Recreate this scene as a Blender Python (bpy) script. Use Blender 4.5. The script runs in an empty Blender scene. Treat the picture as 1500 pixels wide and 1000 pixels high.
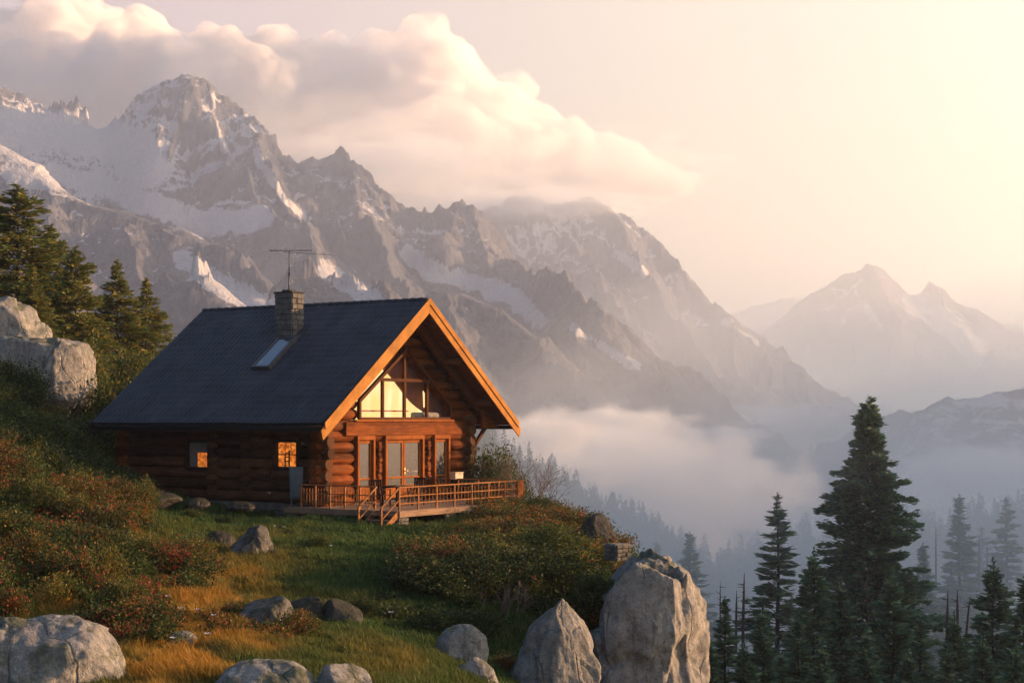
import bpy, bmesh, math, random
import numpy as np
from mathutils import Vector, Matrix
random.seed(4)
R = math.radians
SC = bpy.context.scene
COL = SC.collection

# ------------------------------------------------------------------ camera
F = 2400.0          # focal length in photo pixels (photo 1500 x 1000)
HZ = 612.0          # horizon row
cam = bpy.data.cameras.new('camera')
cam.sensor_width = 36.0
cam.lens = F / 1500 * 36.0
cam.shift_y = (HZ - 500) / 1500
cam.clip_start = 0.5
cam.clip_end = 60000
co = bpy.data.objects.new('camera', cam)
co.rotation_euler = (R(90), 0, 0)
COL.objects.link(co)
SC.camera = co

# ------------------------------------------------------------------ light
SUN_AZ = 17.0       # degrees from +X towards +Y
SUN_EL = 11.0
sd = Vector((math.cos(R(SUN_EL)) * math.cos(R(SUN_AZ)), math.cos(R(SUN_EL)) * math.sin(R(SUN_AZ)), math.sin(R(SUN_EL))))
sl = bpy.data.lights.new('sun', 'SUN')
sl.energy = 5.0
sl.angle = R(0.5)
sl.color = (1.0, 0.57, 0.29)
so = bpy.data.objects.new('sun', sl)
so.rotation_euler = sd.to_track_quat('Z', 'Y').to_euler()
so.location = (60, 20, 60)
COL.objects.link(so)

SC.view_settings.view_transform = 'Standard'
SC.view_settings.look = 'None'
SC.view_settings.gamma = 1
SC.view_settings.exposure = 1.75
SC.cycles.use_denoising = True
SC.cycles.max_bounces = 10
SC.cycles.diffuse_bounces = 3
SC.cycles.glossy_bounces = 3
SC.cycles.transmission_bounces = 4
SC.cycles.transparent_max_bounces = 24
SC.cycles.volume_bounces = 24
SC.cycles.volume_max_steps = 256


class NT:
    """small helper for node trees"""
    def __init__(s, tree):
        s.t = tree
        s.n = tree.nodes
        s.n.clear()
    def add(s, typ, **kw):
        n = s.n.new(typ)
        for k, v in kw.items():
            setattr(n, k, v)
        return n
    def put(s, sock, v):
        if isinstance(v, bpy.types.NodeSocket):
            s.t.links.new(v, sock)
        elif v is not None:
            if sock.type == 'RGBA' and not isinstance(v, (int, float)) and len(v) == 3:
                v = (*v, 1)
            sock.default_value = v
    def math(s, op, a, b=None, c=None, clamp=False):
        n = s.add('ShaderNodeMath', operation=op, use_clamp=clamp)
        s.put(n.inputs[0], a)
        if b is not None: s.put(n.inputs[1], b)
        if c is not None: s.put(n.inputs[2], c)
        return n.outputs[0]
    def mix(s, f, a, b, blend='MIX'):
        n = s.add('ShaderNodeMix', data_type='RGBA', blend_type=blend)
        s.put(n.inputs['Factor'], f)
        s.put(n.inputs[6], a)
        s.put(n.inputs[7], b)
        return n.outputs[2]
    def ramp(s, f, stops):
        n = s.add('ShaderNodeValToRGB')
        e = n.color_ramp.elements
        while len(e) < len(stops): e.new(0.5)
        for k, (p, c) in enumerate(stops):
            e[k].position = p
            e[k].color = (c, c, c, 1) if isinstance(c, (int, float)) else (*c, 1)
        s.put(n.inputs[0], f)
        return n.outputs[0]
    def mapr(s, v, a, b, c, d, smooth=True):
        n = s.add('ShaderNodeMapRange', interpolation_type='SMOOTHSTEP' if smooth else 'LINEAR')
        s.put(n.inputs[0], v)
        for k, q in enumerate((a, b, c, d)): s.put(n.inputs[k + 1], q)
        return n.outputs[0]
    def noise(s, vec, scale, detail=4, rough=0.55, out=0, dist=0.0):
        n = s.add('ShaderNodeTexNoise')
        if vec is not None: s.put(n.inputs['Vector'], vec)
        n.inputs['Scale'].default_value = scale
        n.inputs['Detail'].default_value = detail
        n.inputs['Roughness'].default_value = rough
        n.inputs['Distortion'].default_value = dist
        return n.outputs[out]
    def vor(s, vec, scale, feature='F1', out='Distance', rnd=1.0):
        n = s.add('ShaderNodeTexVoronoi', feature=feature)
        if vec is not None: s.put(n.inputs['Vector'], vec)
        n.inputs['Scale'].default_value = scale
        n.inputs['Randomness'].default_value = rnd
        return n.outputs[out]
    def mapping(s, vec, scale=(1, 1, 1), rot=(0, 0, 0)):
        n = s.add('ShaderNodeMapping')
        s.put(n.inputs[0], vec)
        n.inputs['Scale'].default_value = scale
        n.inputs['Rotation'].default_value = rot
        return n.outputs[0]
    def obj(s):
        return s.add('ShaderNodeTexCoord').outputs['Object']
    def bump(s, h, strength=0.5, dist=0.02):
        n = s.add('ShaderNodeBump')
        n.inputs['Strength'].default_value = strength
        n.inputs['Distance'].default_value = dist
        s.put(n.inputs['Height'], h)
        return n.outputs[0]
    def pbr(s, color, rough=0.8, bump=None, spec=0.3, metal=0.0, **kw):
        n = s.add('ShaderNodeBsdfPrincipled')
        s.put(n.inputs['Base Color'], color)
        s.put(n.inputs['Roughness'], rough)
        n.inputs['Specular IOR Level'].default_value = spec
        n.inputs['Metallic'].default_value = metal
        if bump is not None: s.put(n.inputs['Normal'], bump)
        return n
    def out(s, shader):
        o = s.add('ShaderNodeOutputMaterial')
        s.t.links.new(shader, o.inputs['Surface'])
        return o


# ------------------------------------------------------------------ world
W = bpy.data.worlds.new('World')
SC.world = W
W.use_nodes = True
t = NT(W.node_tree)
sky = t.add('ShaderNodeTexSky', sky_type='NISHITA')
sky.sun_disc = False
sky.sun_elevation = R(SUN_EL)
sky.sun_rotation = R(90 - SUN_AZ)
sky.dust_density = 2.5
sky.air_density = 1.0
bg1 = t.add('ShaderNodeBackground')
t.put(bg1.inputs[0], sky.outputs[0])
bg1.inputs[1].default_value = 0.014
tc = t.add('ShaderNodeTexCoord').outputs['Generated']
dn = t.add('ShaderNodeVectorMath', operation='DOT_PRODUCT')
t.put(dn.inputs[0], tc)
dn.inputs[1].default_value = sd
cs = t.mapr(dn.outputs['Value'], -1, 1, 0, 1, False)          # 0 away from the sun .. 1 at the sun
sx = t.add('ShaderNodeSeparateXYZ')
t.put(sx.inputs[0], tc)
# low band of sky, from behind-left to the sun
low = t.ramp(cs, [(0.0, (0.007, 0.020, 0.046)), (0.38, (0.022, 0.046, 0.090)), (0.456, (0.238, 0.184, 0.198)), (0.60, (0.322, 0.208, 0.158)),
                  (0.68, (0.355, 0.243, 0.138)), (0.76, (0.345, 0.272, 0.148)), (0.90, (0.38, 0.30, 0.18)), (1.0, (0.6, 0.48, 0.26))])
glow = t.math('POWER', cs, 14.0)
gk = t.math('MULTIPLY_ADD', glow, 2.0, 1.0)
high = t.ramp(cs, [(0.0, (0.007, 0.016, 0.034)), (0.38, (0.045, 0.052, 0.075)), (0.456, (0.240, 0.188, 0.188)), (0.604, (0.264, 0.197, 0.178)), (0.70, (0.286, 0.236, 0.178)), (0.76, (0.290, 0.254, 0.184)), (1, (0.36, 0.32, 0.24))])
top = t.ramp(cs, [(0.0, (0.009, 0.030, 0.064)), (0.5, (0.015, 0.049, 0.104)), (1.0, (0.032, 0.068, 0.116))])
c1 = t.mix(t.mapr(sx.outputs['Z'], 0.03, 0.24, 0, 1), low, high)
c2 = t.mix(t.mapr(sx.outputs['Z'], 0.27, 0.60, 0, 1), c1, top)
c3 = t.mix(t.mapr(sx.outputs['Z'], -0.08, 0.0, 1, 0), c2, (0.032, 0.042, 0.055))
bg2 = t.add('ShaderNodeBackground')
t.put(bg2.inputs[0], c3)
t.put(bg2.inputs[1], gk)
ad = t.add('ShaderNodeAddShader')
t.t.links.new(bg1.outputs[0], ad.inputs[0])
t.t.links.new(bg2.outputs[0], ad.inputs[1])
wo = t.add('ShaderNodeOutputWorld')
t.t.links.new(ad.outputs[0], wo.inputs['Surface'])

# ------------------------------------------------------------------ helpers
def P(px, py, Y):
    return Vector(((px - 750) / F * Y, Y, (HZ - py) / F * Y))

def tag(o, label=None, cat=None, group=None, kind=None):
    if label: o['label'] = label
    if cat: o['category'] = cat
    if group: o['group'] = group
    if kind: o['kind'] = kind
    return o

def empty(name, loc, rz=0.0, label=None, cat=None, group=None):
    o = bpy.data.objects.new(name, None)
    o.empty_display_size = 0.3
    o.location = loc
    o.rotation_euler = (0, 0, rz)
    COL.objects.link(o)
    return tag(o, label, cat, group)

def np_mesh(name, V, faces, mat=None, parent=None, smooth=False, attrs=None, cols=None, link=True):
    """faces: list of int arrays (n,3) or (n,4)"""
    me = bpy.data.meshes.new(name)
    V = np.asarray(V, np.float32)
    if not isinstance(faces, (list, tuple)): faces = [faces]
    faces = [np.asarray(f, np.int32) for f in faces if len(f)]
    me.vertices.add(len(V))
    me.vertices.foreach_set('co', V.ravel())
    loops = np.concatenate([f.ravel() for f in faces])
    tot = np.concatenate([np.full(len(f), f.shape[1], np.int32) for f in faces])
    st = np.concatenate([[0], np.cumsum(tot)[:-1]]).astype(np.int32)
    me.loops.add(len(loops))
    me.loops.foreach_set('vertex_index', loops)
    me.polygons.add(len(tot))
    me.polygons.foreach_set('loop_start', st)
    me.polygons.foreach_set('loop_total', tot)
    if smooth: me.polygons.foreach_set('use_smooth', np.ones(len(tot), bool))
    me.update(calc_edges=True)
    for k, a in (attrs or {}).items():
        at = me.attributes.new(k, 'FLOAT', 'POINT')
        at.data.foreach_set('value', np.asarray(a, np.float32).ravel())
    if cols is not None:
        at = me.attributes.new('Col', 'FLOAT_COLOR', 'POINT')
        c4 = np.ones((len(V), 4), np.float32)
        c4[:, :3] = cols
        at.data.foreach_set('color', c4.ravel())
    if mat: me.materials.append(mat)
    o = bpy.data.objects.new(name, me)
    if link: COL.objects.link(o)
    if parent: o.parent = parent
    return o

class MB:
    """collects boxes, bars, tubes and prisms; build() links them as ONE mesh object"""
    def __init__(s):
        s.v = []; s.f = []; s.sm = []
    def add(s, vs, fs, smooth=False):
        b = len(s.v)
        s.v += [tuple(p) for p in vs]
        s.f += [tuple(i + b for i in f) for f in fs]
        s.sm += [smooth] * len(fs)
        return s
    def box(s, c, d, rot=None):
        M = rot if rot is not None else Matrix.Identity(3)
        c = Vector(c)
        vs = [c + M @ Vector((sx * d[0] / 2, sy * d[1] / 2, sz * d[2] / 2)) for sx in (-1, 1) for sy in (-1, 1) for sz in (-1, 1)]
        return s.add(vs, [(0, 1, 3, 2), (4, 6, 7, 5), (0, 4, 5, 1), (2, 3, 7, 6), (0, 2, 6, 4), (1, 5, 7, 3)])
    def bb(s, x0, x1, y0, y1, z0, z1):
        return s.box(((x0 + x1) / 2, (y0 + y1) / 2, (z0 + z1) / 2), (abs(x1 - x0), abs(y1 - y0), abs(z1 - z0)))
    def bar(s, a, b, w, h, up=(0, 0, 1)):
        a, b = Vector(a), Vector(b)
        d = (b - a)
        y = d.normalized()
        x = y.cross(Vector(up)).normalized()
        z = x.cross(y)
        M = Matrix((x, y, z)).transposed()
        return s.box((a + b) / 2, (w, d.length, h), M)
    def tube(s, pts, rad, n=10, caps=True, jit=0.0):
        pts = [Vector(p) for p in pts]
        if isinstance(rad, (int, float)): rad = [rad] * len(pts)
        vs, fs = [], []
        ref = None
        for i, p in enumerate(pts):
            d = (pts[min(i + 1, len(pts) - 1)] - pts[max(i - 1, 0)]).normalized()
            if ref is None:
                ref = Vector((0, 0, 1)) if abs(d.z) < 0.9 else Vector((1, 0, 0))
            x = d.cross(ref).normalized()
            y = d.cross(x)
            ref = -y if False else ref
            for k in range(n):
                a = 2 * math.pi * k / n
                r = rad[i] * (1 + random.uniform(-jit, jit))
                vs.append(p + (x * math.cos(a) + y * math.sin(a)) * r)
        for i in range(len(pts) - 1):
            for k in range(n):
                a = i * n + k; b = i * n + (k + 1) % n
                fs.append((a, b, b + n, a + n))
        s.add(vs, fs, True)
        if caps:
            b = len(s.v) - len(vs)
            s.f.append(tuple(b + k for k in range(n))[::-1]); s.sm.append(False)
            e = b + (len(pts) - 1) * n
            s.f.append(tuple(e + k for k in range(n))); s.sm.append(False)
        return s
    def prism(s, poly, off):
        """polygon (3D points) extruded by vector off"""
        n = len(poly)
        off = Vector(off)
        vs = [Vector(p) for p in poly] + [Vector(p) + off for p in poly]
        fs = [tuple(range(n))[::-1], tuple(range(n, 2 * n))]
        fs += [(i, (i + 1) % n, n + (i + 1) % n, n + i) for i in range(n)]
        return s.add(vs, fs)
    def build(s, name, mat, parent=None, bevel=0.0, loc=None):
        me = bpy.data.meshes.new(name)
        me.from_pydata([tuple(p) for p in s.v], [], s.f)
        me.polygons.foreach_set('use_smooth', s.sm)
        bm = bmesh.new(); bm.from_mesh(me)
        bmesh.ops.recalc_face_normals(bm, faces=bm.faces)
        bm.to_mesh(me); bm.free()
        if mat: me.materials.append(mat)
        o = bpy.data.objects.new(name, me)
        COL.objects.link(o)
        if parent: o.parent = parent
        if loc: o.location = loc
        if bevel:
            b = o.modifiers.new('bevel', 'BEVEL')
            b.width = bevel; b.segments = 2; b.limit_method = 'ANGLE'; b.angle_limit = R(40)
        return o

# ------------------------------------------------------------------ noise (numpy)
_rs = np.random.RandomState(11)
_perm = np.tile(_rs.permutation(512), 4).astype(np.int64)
_g3 = _rs.normal(size=(512, 3)); _g3 /= np.linalg.norm(_g3, axis=1)[:, None]

def perlin(x, y, z=None, seed=0):
    x = np.asarray(x, float) + seed * 17.37; y = np.asarray(y, float) + seed * 5.71
    z = np.zeros_like(x) + seed * 0.77 if z is None else np.asarray(z, float)
    xi = np.floor(x).astype(np.int64); yi = np.floor(y).astype(np.int64); zi = np.floor(z).astype(np.int64)
    xf, yf, zf = x - xi, y - yi, z - zi
    u, v, w = (q * q * q * (q * (q * 6 - 15) + 10) for q in (xf, yf, zf))
    def gr(a, b, c):
        h = _perm[(_perm[(_perm[(xi + a) & 511] + yi + b) & 511] + zi + c) & 511]
        g = _g3[h]
        return g[..., 0] * (xf - a) + g[..., 1] * (yf - b) + g[..., 2] * (zf - c)
    def L(a, b, k): return a + (b - a) * k
    return L(L(L(gr(0, 0, 0), gr(1, 0, 0), u), L(gr(0, 1, 0), gr(1, 1, 0), u), v),
             L(L(gr(0, 0, 1), gr(1, 0, 1), u), L(gr(0, 1, 1), gr(1, 1, 1), u), v), w) * 1.5

def fbm(x, y, z=None, o=5, seed=0, gain=0.5):
    a, s, f = 1.0, 0.0, 1.0
    for k in range(o):
        s = s + a * perlin(np.asarray(x) * f, np.asarray(y) * f, None if z is None else np.asarray(z) * f, seed + k)
        a *= gain; f *= 2.03
    return s

def ridged(x, y, z=None, o=5, seed=0, gain=0.5):
    a, s, f, w, n = 1.0, 0.0, 1.0, 1.0, 0.0
    for k in range(o):
        r = 1 - np.abs(perlin(np.asarray(x) * f, np.asarray(y) * f, None if z is None else np.asarray(z) * f, seed + k))
        r = np.clip(r, 0, 1) ** 2 * w
        s = s + a * r; n += a
        w = np.clip(r * 1.6, 0, 1); a *= gain; f *= 2.07
    return s / n

def sstep(a, b, x):
    q = np.clip((np.asarray(x, float) - a) / (b - a), 0, 1)
    return q * q * (3 - 2 * q)

def grid_faces(nr, nc):
    i = np.arange(nr * nc).reshape(nr, nc)
    return np.stack([i[:-1, :-1].ravel(), i[:-1, 1:].ravel(), i[1:, 1:].ravel(), i[1:, :-1].ravel()], 1)
# ------------------------------------------------------------------ materials
def new_mat(name):
    m = bpy.data.materials.new(name)
    m.use_nodes = True
    return m, NT(m.node_tree)

def mat_wood(name, a, b, grain=(1, 1, 1), rough=0.6, bump=0.5, scale=6.0, per_log=False):
    m, t = new_mat(name)
    v = t.mapping(t.obj(), grain)
    n1 = t.noise(v, scale, 6, 0.6, dist=0.4)
    n2 = t.noise(t.obj(), 1.3, 3, 0.5)
    n3 = t.noise(v, scale * 6, 3, 0.6)
    c = t.mix(t.mapr(n1, 0.35, 0.68, 0, 1), a, b)
    c = t.mix(t.mapr(n2, 0.40, 0.72, 0, 0.65), c, [q * 0.45 for q in a])
    c = t.mix(t.mapr(n3, 0.58, 0.72, 0, 0.45), c, [q * 0.35 for q in a])
    if per_log:                                      # every log has its own tone, weathered here and there
        sx_ = t.add('ShaderNodeSeparateXYZ'); t.put(sx_.inputs[0], t.obj())
        wn = t.add('ShaderNodeTexWhiteNoise', noise_dimensions='1D'); t.put(wn.inputs['W'], t.math('FLOOR', t.math('MULTIPLY', sx_.outputs['Z'], 2.5)))
        c = t.mix(1.0, c, t.ramp(wn.outputs['Value'], [(0.0, 0.50), (1.0, 1.25)]), 'MULTIPLY')
        gr_ = t.noise(t.mapping(t.obj(), [0.5 if q < 1 else 1.6 for q in grain]), 1.1, 6, 0.7)
        c = t.mix(t.mapr(gr_, 0.54, 0.70, 0, 0.55), c, (0.085, 0.060, 0.042))
    h = t.math('ADD', n1, t.math('MULTIPLY', n3, 0.5))
    t.out(t.pbr(c, rough + 0.15, t.bump(h, bump, 0.02), 0.06).outputs[0])
    return m

M = {}
M['log_x'] = mat_wood('log_wood_across', (0.23, 0.068, 0.016), (0.125, 0.035, 0.009), (0.35, 3, 3), per_log=True)
M['log_y'] = mat_wood('log_wood_along', (0.150, 0.068, 0.032), (0.088, 0.040, 0.020), (3, 0.35, 3), per_log=True)
M['trim'] = mat_wood('honey_trim', (0.36, 0.110, 0.018), (0.24, 0.064, 0.011), (2, 2, 0.4), 0.5, 0.25)
M['barge'] = mat_wood('bargeboard_wood', (0.52, 0.235, 0.052), (0.41, 0.165, 0.034), (0.5, 3, 0.5), 0.5, 0.25, 4)
M['soffit'] = mat_wood('soffit_planks', (0.20, 0.075, 0.030), (0.12, 0.045, 0.02), (3, 0.3, 3), 0.6, 0.3)
M['frame'] = mat_wood('dark_frame', (0.12, 0.040, 0.012), (0.075, 0.025, 0.009), (2, 2, 0.4), 0.5, 0.25)
M['deck'] = mat_wood('deck_boards', (0.36, 0.24, 0.16), (0.24, 0.155, 0.10), (0.4, 3, 3), 0.7, 0.4)
M['rail'] = mat_wood('railing_wood', (0.42, 0.19, 0.07), (0.28, 0.115, 0.04), (1, 1, 1), 0.55, 0.25)
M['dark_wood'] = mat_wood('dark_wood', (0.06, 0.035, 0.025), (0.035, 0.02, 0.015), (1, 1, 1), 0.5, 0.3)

def mat_plain(name, c, rough=0.6, metal=0.0, var=0.25, scale=8):
    m, t = new_mat(name)
    n = t.noise(t.obj(), scale, 5, 0.6)
    col = t.mix(t.mapr(n, 0.3, 0.7, 0, 1), [q * (1 - var) for q in c], [min(1, q * (1 + var)) for q in c])
    t.out(t.pbr(col, t.mapr(n, 0.3, 0.7, rough - 0.1, rough + 0.1), t.bump(n, 0.15, 0.01), 0.4, metal).outputs[0])
    return m
M['cloth'] = mat_plain('blue_grey_cover', (0.085, 0.12, 0.155), 0.8)
M['cream'] = mat_plain('cream_panel', (0.62, 0.50, 0.34), 0.7, 0, 0.08)
M['metal'] = mat_plain('dull_metal', (0.10, 0.10, 0.11), 0.45, 0.7)
M['brass'] = mat_plain('brass', (0.6, 0.42, 0.2), 0.35, 0.9)
M['gutter'] = mat_plain('gutter_metal', (0.025, 0.028, 0.036), 0.5, 0.2)
M['curtain'] = mat_plain('curtain_cloth', (0.24, 0.23, 0.22), 0.9)
M['flash'] = mat_plain('flashing', (0.10, 0.095, 0.105), 0.5, 0.3)

# roof tiles: the ribs are geometry, this adds wear
m, t = new_mat('roof_tiles'); M['roof'] = m
v = t.obj()
n = t.noise(v, 1.2, 5, 0.6); n2 = t.noise(v, 14, 4, 0.6)
c = t.mix(t.mapr(n, 0.3, 0.7, 0, 1), (0.030, 0.033, 0.043), (0.050, 0.054, 0.068))
c = t.mix(t.mapr(n2, 0.55, 0.75, 0, 0.6), c, (0.070, 0.070, 0.072))
stk = t.noise(t.mapping(v, (0.35, 2.2, 0.35)), 1.6, 6, 0.65)
c = t.mix(t.mapr(stk, 0.52, 0.70, 0, 0.55), c, (0.070, 0.060, 0.046))
c = t.mix(t.mapr(t.noise(v, 0.7, 5, 0.6), 0.50, 0.66, 0, 0.5), c, (0.018, 0.019, 0.022))
t.out(t.pbr(c, t.mapr(n2, 0.3, 0.7, 0.45, 0.65), t.bump(n2, 0.25, 0.01), 0.22).outputs[0])

def mat_stone(name, a, b, scale=4):
    m, t = new_mat(name)
    v = t.obj()
    n = t.noise(v, scale, 6, 0.65); n2 = t.noise(v, scale * 9, 4, 0.7); pick = t.vor(v, 3.2, 'F1', 'Color')
    c = t.mix(t.mapr(n, 0.35, 0.65, 0, 1), a, b)
    sv = t.add('ShaderNodeSeparateXYZ'); t.put(sv.inputs[0], pick)
    c = t.mix(t.math('MULTIPLY', sv.outputs[0], 0.5), c, [q * 0.5 for q in a])
    c = t.mix(t.mapr(n2, 0.55, 0.7, 0, 0.6), c, [q * 0.4 for q in a])
    t.out(t.pbr(c, 0.85, t.bump(t.math('ADD', n, n2), 0.6, 0.03), 0.25).outputs[0])
    return m
M['masonry'] = mat_stone('fieldstone', (0.13, 0.125, 0.115), (0.23, 0.215, 0.19))
M['mortar'] = mat_stone('mortar', (0.05, 0.048, 0.045), (0.09, 0.085, 0.08))

# granite boulders
def mat_granite(name, k, moss):
    m, t = new_mat(name)
    v = t.obj()
    n1 = t.noise(v, 0.8, 6, 0.6, dist=0.5); n2 = t.noise(v, 5, 6, 0.7); n3 = t.noise(v, 45, 3, 0.7); n4 = t.noise(v, 16, 4, 0.65)
    c = t.mix(t.mapr(n1, 0.35, 0.65, 0, 1), (0.21, 0.20, 0.185), (0.34, 0.32, 0.29))
    c = t.mix(t.mapr(n2, 0.42, 0.66, 0, 0.75), c, (0.12, 0.12, 0.115))
    c = t.mix(t.mapr(n4, 0.60, 0.70, 0, 0.7), c, (0.42, 0.41, 0.36))
    c = t.mix(t.mapr(n3, 0.54, 0.66, 0, 0.75), c, (0.05, 0.05, 0.05))
    crk = t.vor(t.mix(0.16, t.mapping(v, (1, 1, 0.45)), t.noise(v, 1.8, 5, 0.6, out=1)), 1.0, 'DISTANCE_TO_EDGE')
    ck = t.mapr(crk, 0.0, 0.028, 1, 0)
    ck = t.math('MULTIPLY', ck, t.mapr(n1, 0.42, 0.56, 0, 1))
    c = t.mix(t.math('MULTIPLY', ck, 0.40), c, (0.045, 0.043, 0.04))
    strk = t.noise(t.mapping(v, (2.2, 2.2, 0.35)), 2.0, 5, 0.65)
    c = t.mix(t.mapr(strk, 0.50, 0.68, 0, 0.65), c, (0.085, 0.082, 0.076))
    c = t.mix(t.mapr(t.noise(v, 3.1, 6, 0.7), 0.60, 0.68, 0, 0.55), c, (0.40, 0.37, 0.29))
    geo = t.add('ShaderNodeNewGeometry')
    sp = t.add('ShaderNodeSeparateXYZ'); t.put(sp.inputs[0], geo.outputs['Normal'])
    mo = t.math('MULTIPLY', t.mapr(sp.outputs['Z'], 0.15, 0.85, 0, 1), t.mapr(t.noise(v, 1.6, 6, 0.65), 0.50 - moss, 0.62 - moss, 0, 1))
    c = t.mix(t.math('MULTIPLY', mo, 0.75), c, (0.055, 0.062, 0.022))
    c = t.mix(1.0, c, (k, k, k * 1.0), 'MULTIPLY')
    h = t.math('ADD', t.math('MULTIPLY', n2, 1.0), t.math('MULTIPLY', n4, 0.5))
    h = t.math('ADD', h, t.math('MULTIPLY', n3, 0.22))
    h = t.math('SUBTRACT', h, t.math('MULTIPLY', ck, 0.8))
    t.out(t.pbr(c, 0.88, t.bump(h, 0.9, 0.06), 0.25).outputs[0])
    return m
M['granite'] = mat_granite('granite', 1.22, 0.06)
M['mossy'] = mat_granite('shaded_mossy_granite', 0.32, 0.16)  # darkened granite copy standing in for deep shade, plus extra moss
M['brown_granite'] = mat_granite('brown_granite', 0.62, 0.08)

# glass that reflects the evening sky
def mat_glass(name, tint, fac):
    m, t = new_mat(name)
    g = t.add('ShaderNodeBsdfGlossy'); g.inputs['Roughness'].default_value = 0.02
    g.inputs['Color'].default_value = (0.95, 0.95, 0.95, 1)
    d = t.pbr(tint, 0.4)
    mx = t.add('ShaderNodeMixShader'); mx.inputs[0].default_value = fac
    t.t.links.new(d.outputs[0], mx.inputs[1]); t.t.links.new(g.outputs[0], mx.inputs[2])
    t.out(mx.outputs[0])
    return m
M['door_glass'] = mat_glass('door_glass', (0.040, 0.048, 0.066), 0.30)
# clear pane: what stands in the room shows through, with a thin reflection on top
m, t = new_mat('window_glass'); M['glass'] = m
g = t.add('ShaderNodeBsdfGlossy'); g.inputs['Roughness'].default_value = 0.02
tp = t.add('ShaderNodeBsdfTransparent')
mx = t.add('ShaderNodeMixShader'); mx.inputs[0].default_value = 0.06
t.t.links.new(tp.outputs[0], mx.inputs[1]); t.t.links.new(g.outputs[0], mx.inputs[2])
t.out(mx.outputs[0])
m, t = new_mat('loft_glow'); M['window_glow'] = m  # brightness of the loft window put in as emission
n = t.noise(t.mapping(t.obj(), (1.2, 1, 0.35)), 1.6, 3, 0.5)
c = t.mix(t.mapr(n, 0.3, 0.7, 0, 1), (1.0, 0.62, 0.20), (1.0, 0.80, 0.42))
e = t.add('ShaderNodeEmission'); t.put(e.inputs[0], c); e.inputs[1].default_value = 0.42
t.out(e.outputs[0])
M['room'] = mat_plain('room_wall', (0.20, 0.055, 0.022), 0.8, 0, 0.2, 3)
# lit window: a lamp-lit room behind it
m, t = new_mat('lit_room'); M['lit'] = m
v = t.obj()
n = t.noise(v, 2.2, 3, 0.5); n2 = t.noise(v, 9, 3, 0.5)
c = t.ramp(n, [(0.3, (0.55, 0.12, 0.02)), (0.5, (0.95, 0.24, 0.035)), (0.7, (1.0, 0.38, 0.07))])
e = t.add('ShaderNodeEmission'); t.put(e.inputs[0], c); t.put(e.inputs[1], t.mapr(n2, 0.35, 0.65, 0.10, 0.32))
t.out(e.outputs[0])

# leaves: colour per leaf from the mesh
def mat_leaf(name, trans=0.35, rough=0.6):
    m, t = new_mat(name)
    a = t.add('ShaderNodeAttribute', attribute_name='Col').outputs['Color']
    d = t.pbr(a, rough, None, 0.25)
    tr = t.add('ShaderNodeBsdfTranslucent'); t.put(tr.inputs[0], a)
    mx = t.add('ShaderNodeMixShader'); mx.inputs[0].default_value = trans
    t.t.links.new(d.outputs[0], mx.inputs[1]); t.t.links.new(tr.outputs[0], mx.inputs[2])
    t.out(mx.outputs[0])
    return m
M['leaf'] = mat_leaf('leaves', 0.4)
M['needle'] = mat_leaf('needles', 0.25)
M['grass'] = mat_leaf('grass_blades', 0.35, 0.7)
M['bark'] = mat_plain('bark', (0.030, 0.024, 0.021), 0.9, 0, 0.45, 14)
M['twig'] = mat_plain('pale_twigs', (0.17, 0.13, 0.11), 0.9, 0, 0.3, 14)
M['snag'] = mat_plain('dead_wood', (0.085, 0.06, 0.055), 0.9, 0, 0.4, 6)
M['petal'] = mat_plain('petals', (0.75, 0.72, 0.74), 0.7, 0, 0.05)

# meadow soil under the grass
m, t = new_mat('meadow_soil'); M['soil'] = m
v = t.obj()
n = t.noise(v, 0.6, 6, 0.6); n2 = t.noise(v, 7, 5, 0.65)
c = t.mix(t.mapr(n, 0.35, 0.65, 0, 1), (0.030, 0.036, 0.012), (0.062, 0.052, 0.018))
c = t.mix(t.mapr(n2, 0.45, 0.7, 0, 0.7), c, (0.02, 0.018, 0.010))
t.out(t.pbr(c, 0.95, t.bump(n2, 0.8, 0.08), 0.1).outputs[0])

# mountain rock and snow
def mat_mountain(name, rock_a, rock_b, k=1.0, scrub=(0.055, 0.06, 0.035)):
    m, t = new_mat(name)
    v = t.obj()
    vs = t.mapping(v, (k, k, k))
    n1 = t.noise(vs, 0.010, 8, 0.62); n2 = t.noise(vs, 0.06, 8, 0.68); n3 = t.noise(t.mapping(v, (k, k, k * 0.3)), 0.16, 5, 0.7)
    sn = t.add('ShaderNodeAttribute', attribute_name='snow').outputs['Fac']
    sc = t.add('ShaderNodeAttribute', attribute_name='scrub').outputs['Fac']
    c = t.mix(t.mapr(n1, 0.35, 0.65, 0, 1), rock_a, rock_b)
    c = t.mix(t.mapr(n2, 0.38, 0.66, 0, 0.8), c, [q * 0.42 for q in rock_a])
    c = t.mix(t.math('MULTIPLY', sc, t.mapr(n2, 0.3, 0.6, 0.5, 1.0)), c, scrub)
    n4 = t.noise(t.mapping(v, (k, k, k * 0.5)), 0.45, 4, 0.7)
    s = t.math('ADD', t.math('ADD', sn, 0.075), t.math('MULTIPLY', t.math('SUBTRACT', n2, 0.5), 0.75))
    s = t.math('ADD', s, t.math('MULTIPLY', t.math('SUBTRACT', n4, 0.5), 0.9))
    s = t.math('ADD', s, t.math('MULTIPLY', t.math('SUBTRACT', n3, 0.5), 0.9))
    c = t.mix(t.mapr(s, 0.44, 0.60, 0, 1), c, (0.66, 0.65, 0.66))
    b = t.bump(t.math('ADD', n2, t.math('MULTIPLY', n3, 0.7)), 0.8, 14.0 / k)
    t.out(t.pbr(c, 0.9, b, 0.15).outputs[0])
    return m
M['mount'] = mat_mountain('massif_rock', (0.115, 0.125, 0.155), (0.190, 0.180, 0.190))
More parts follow.
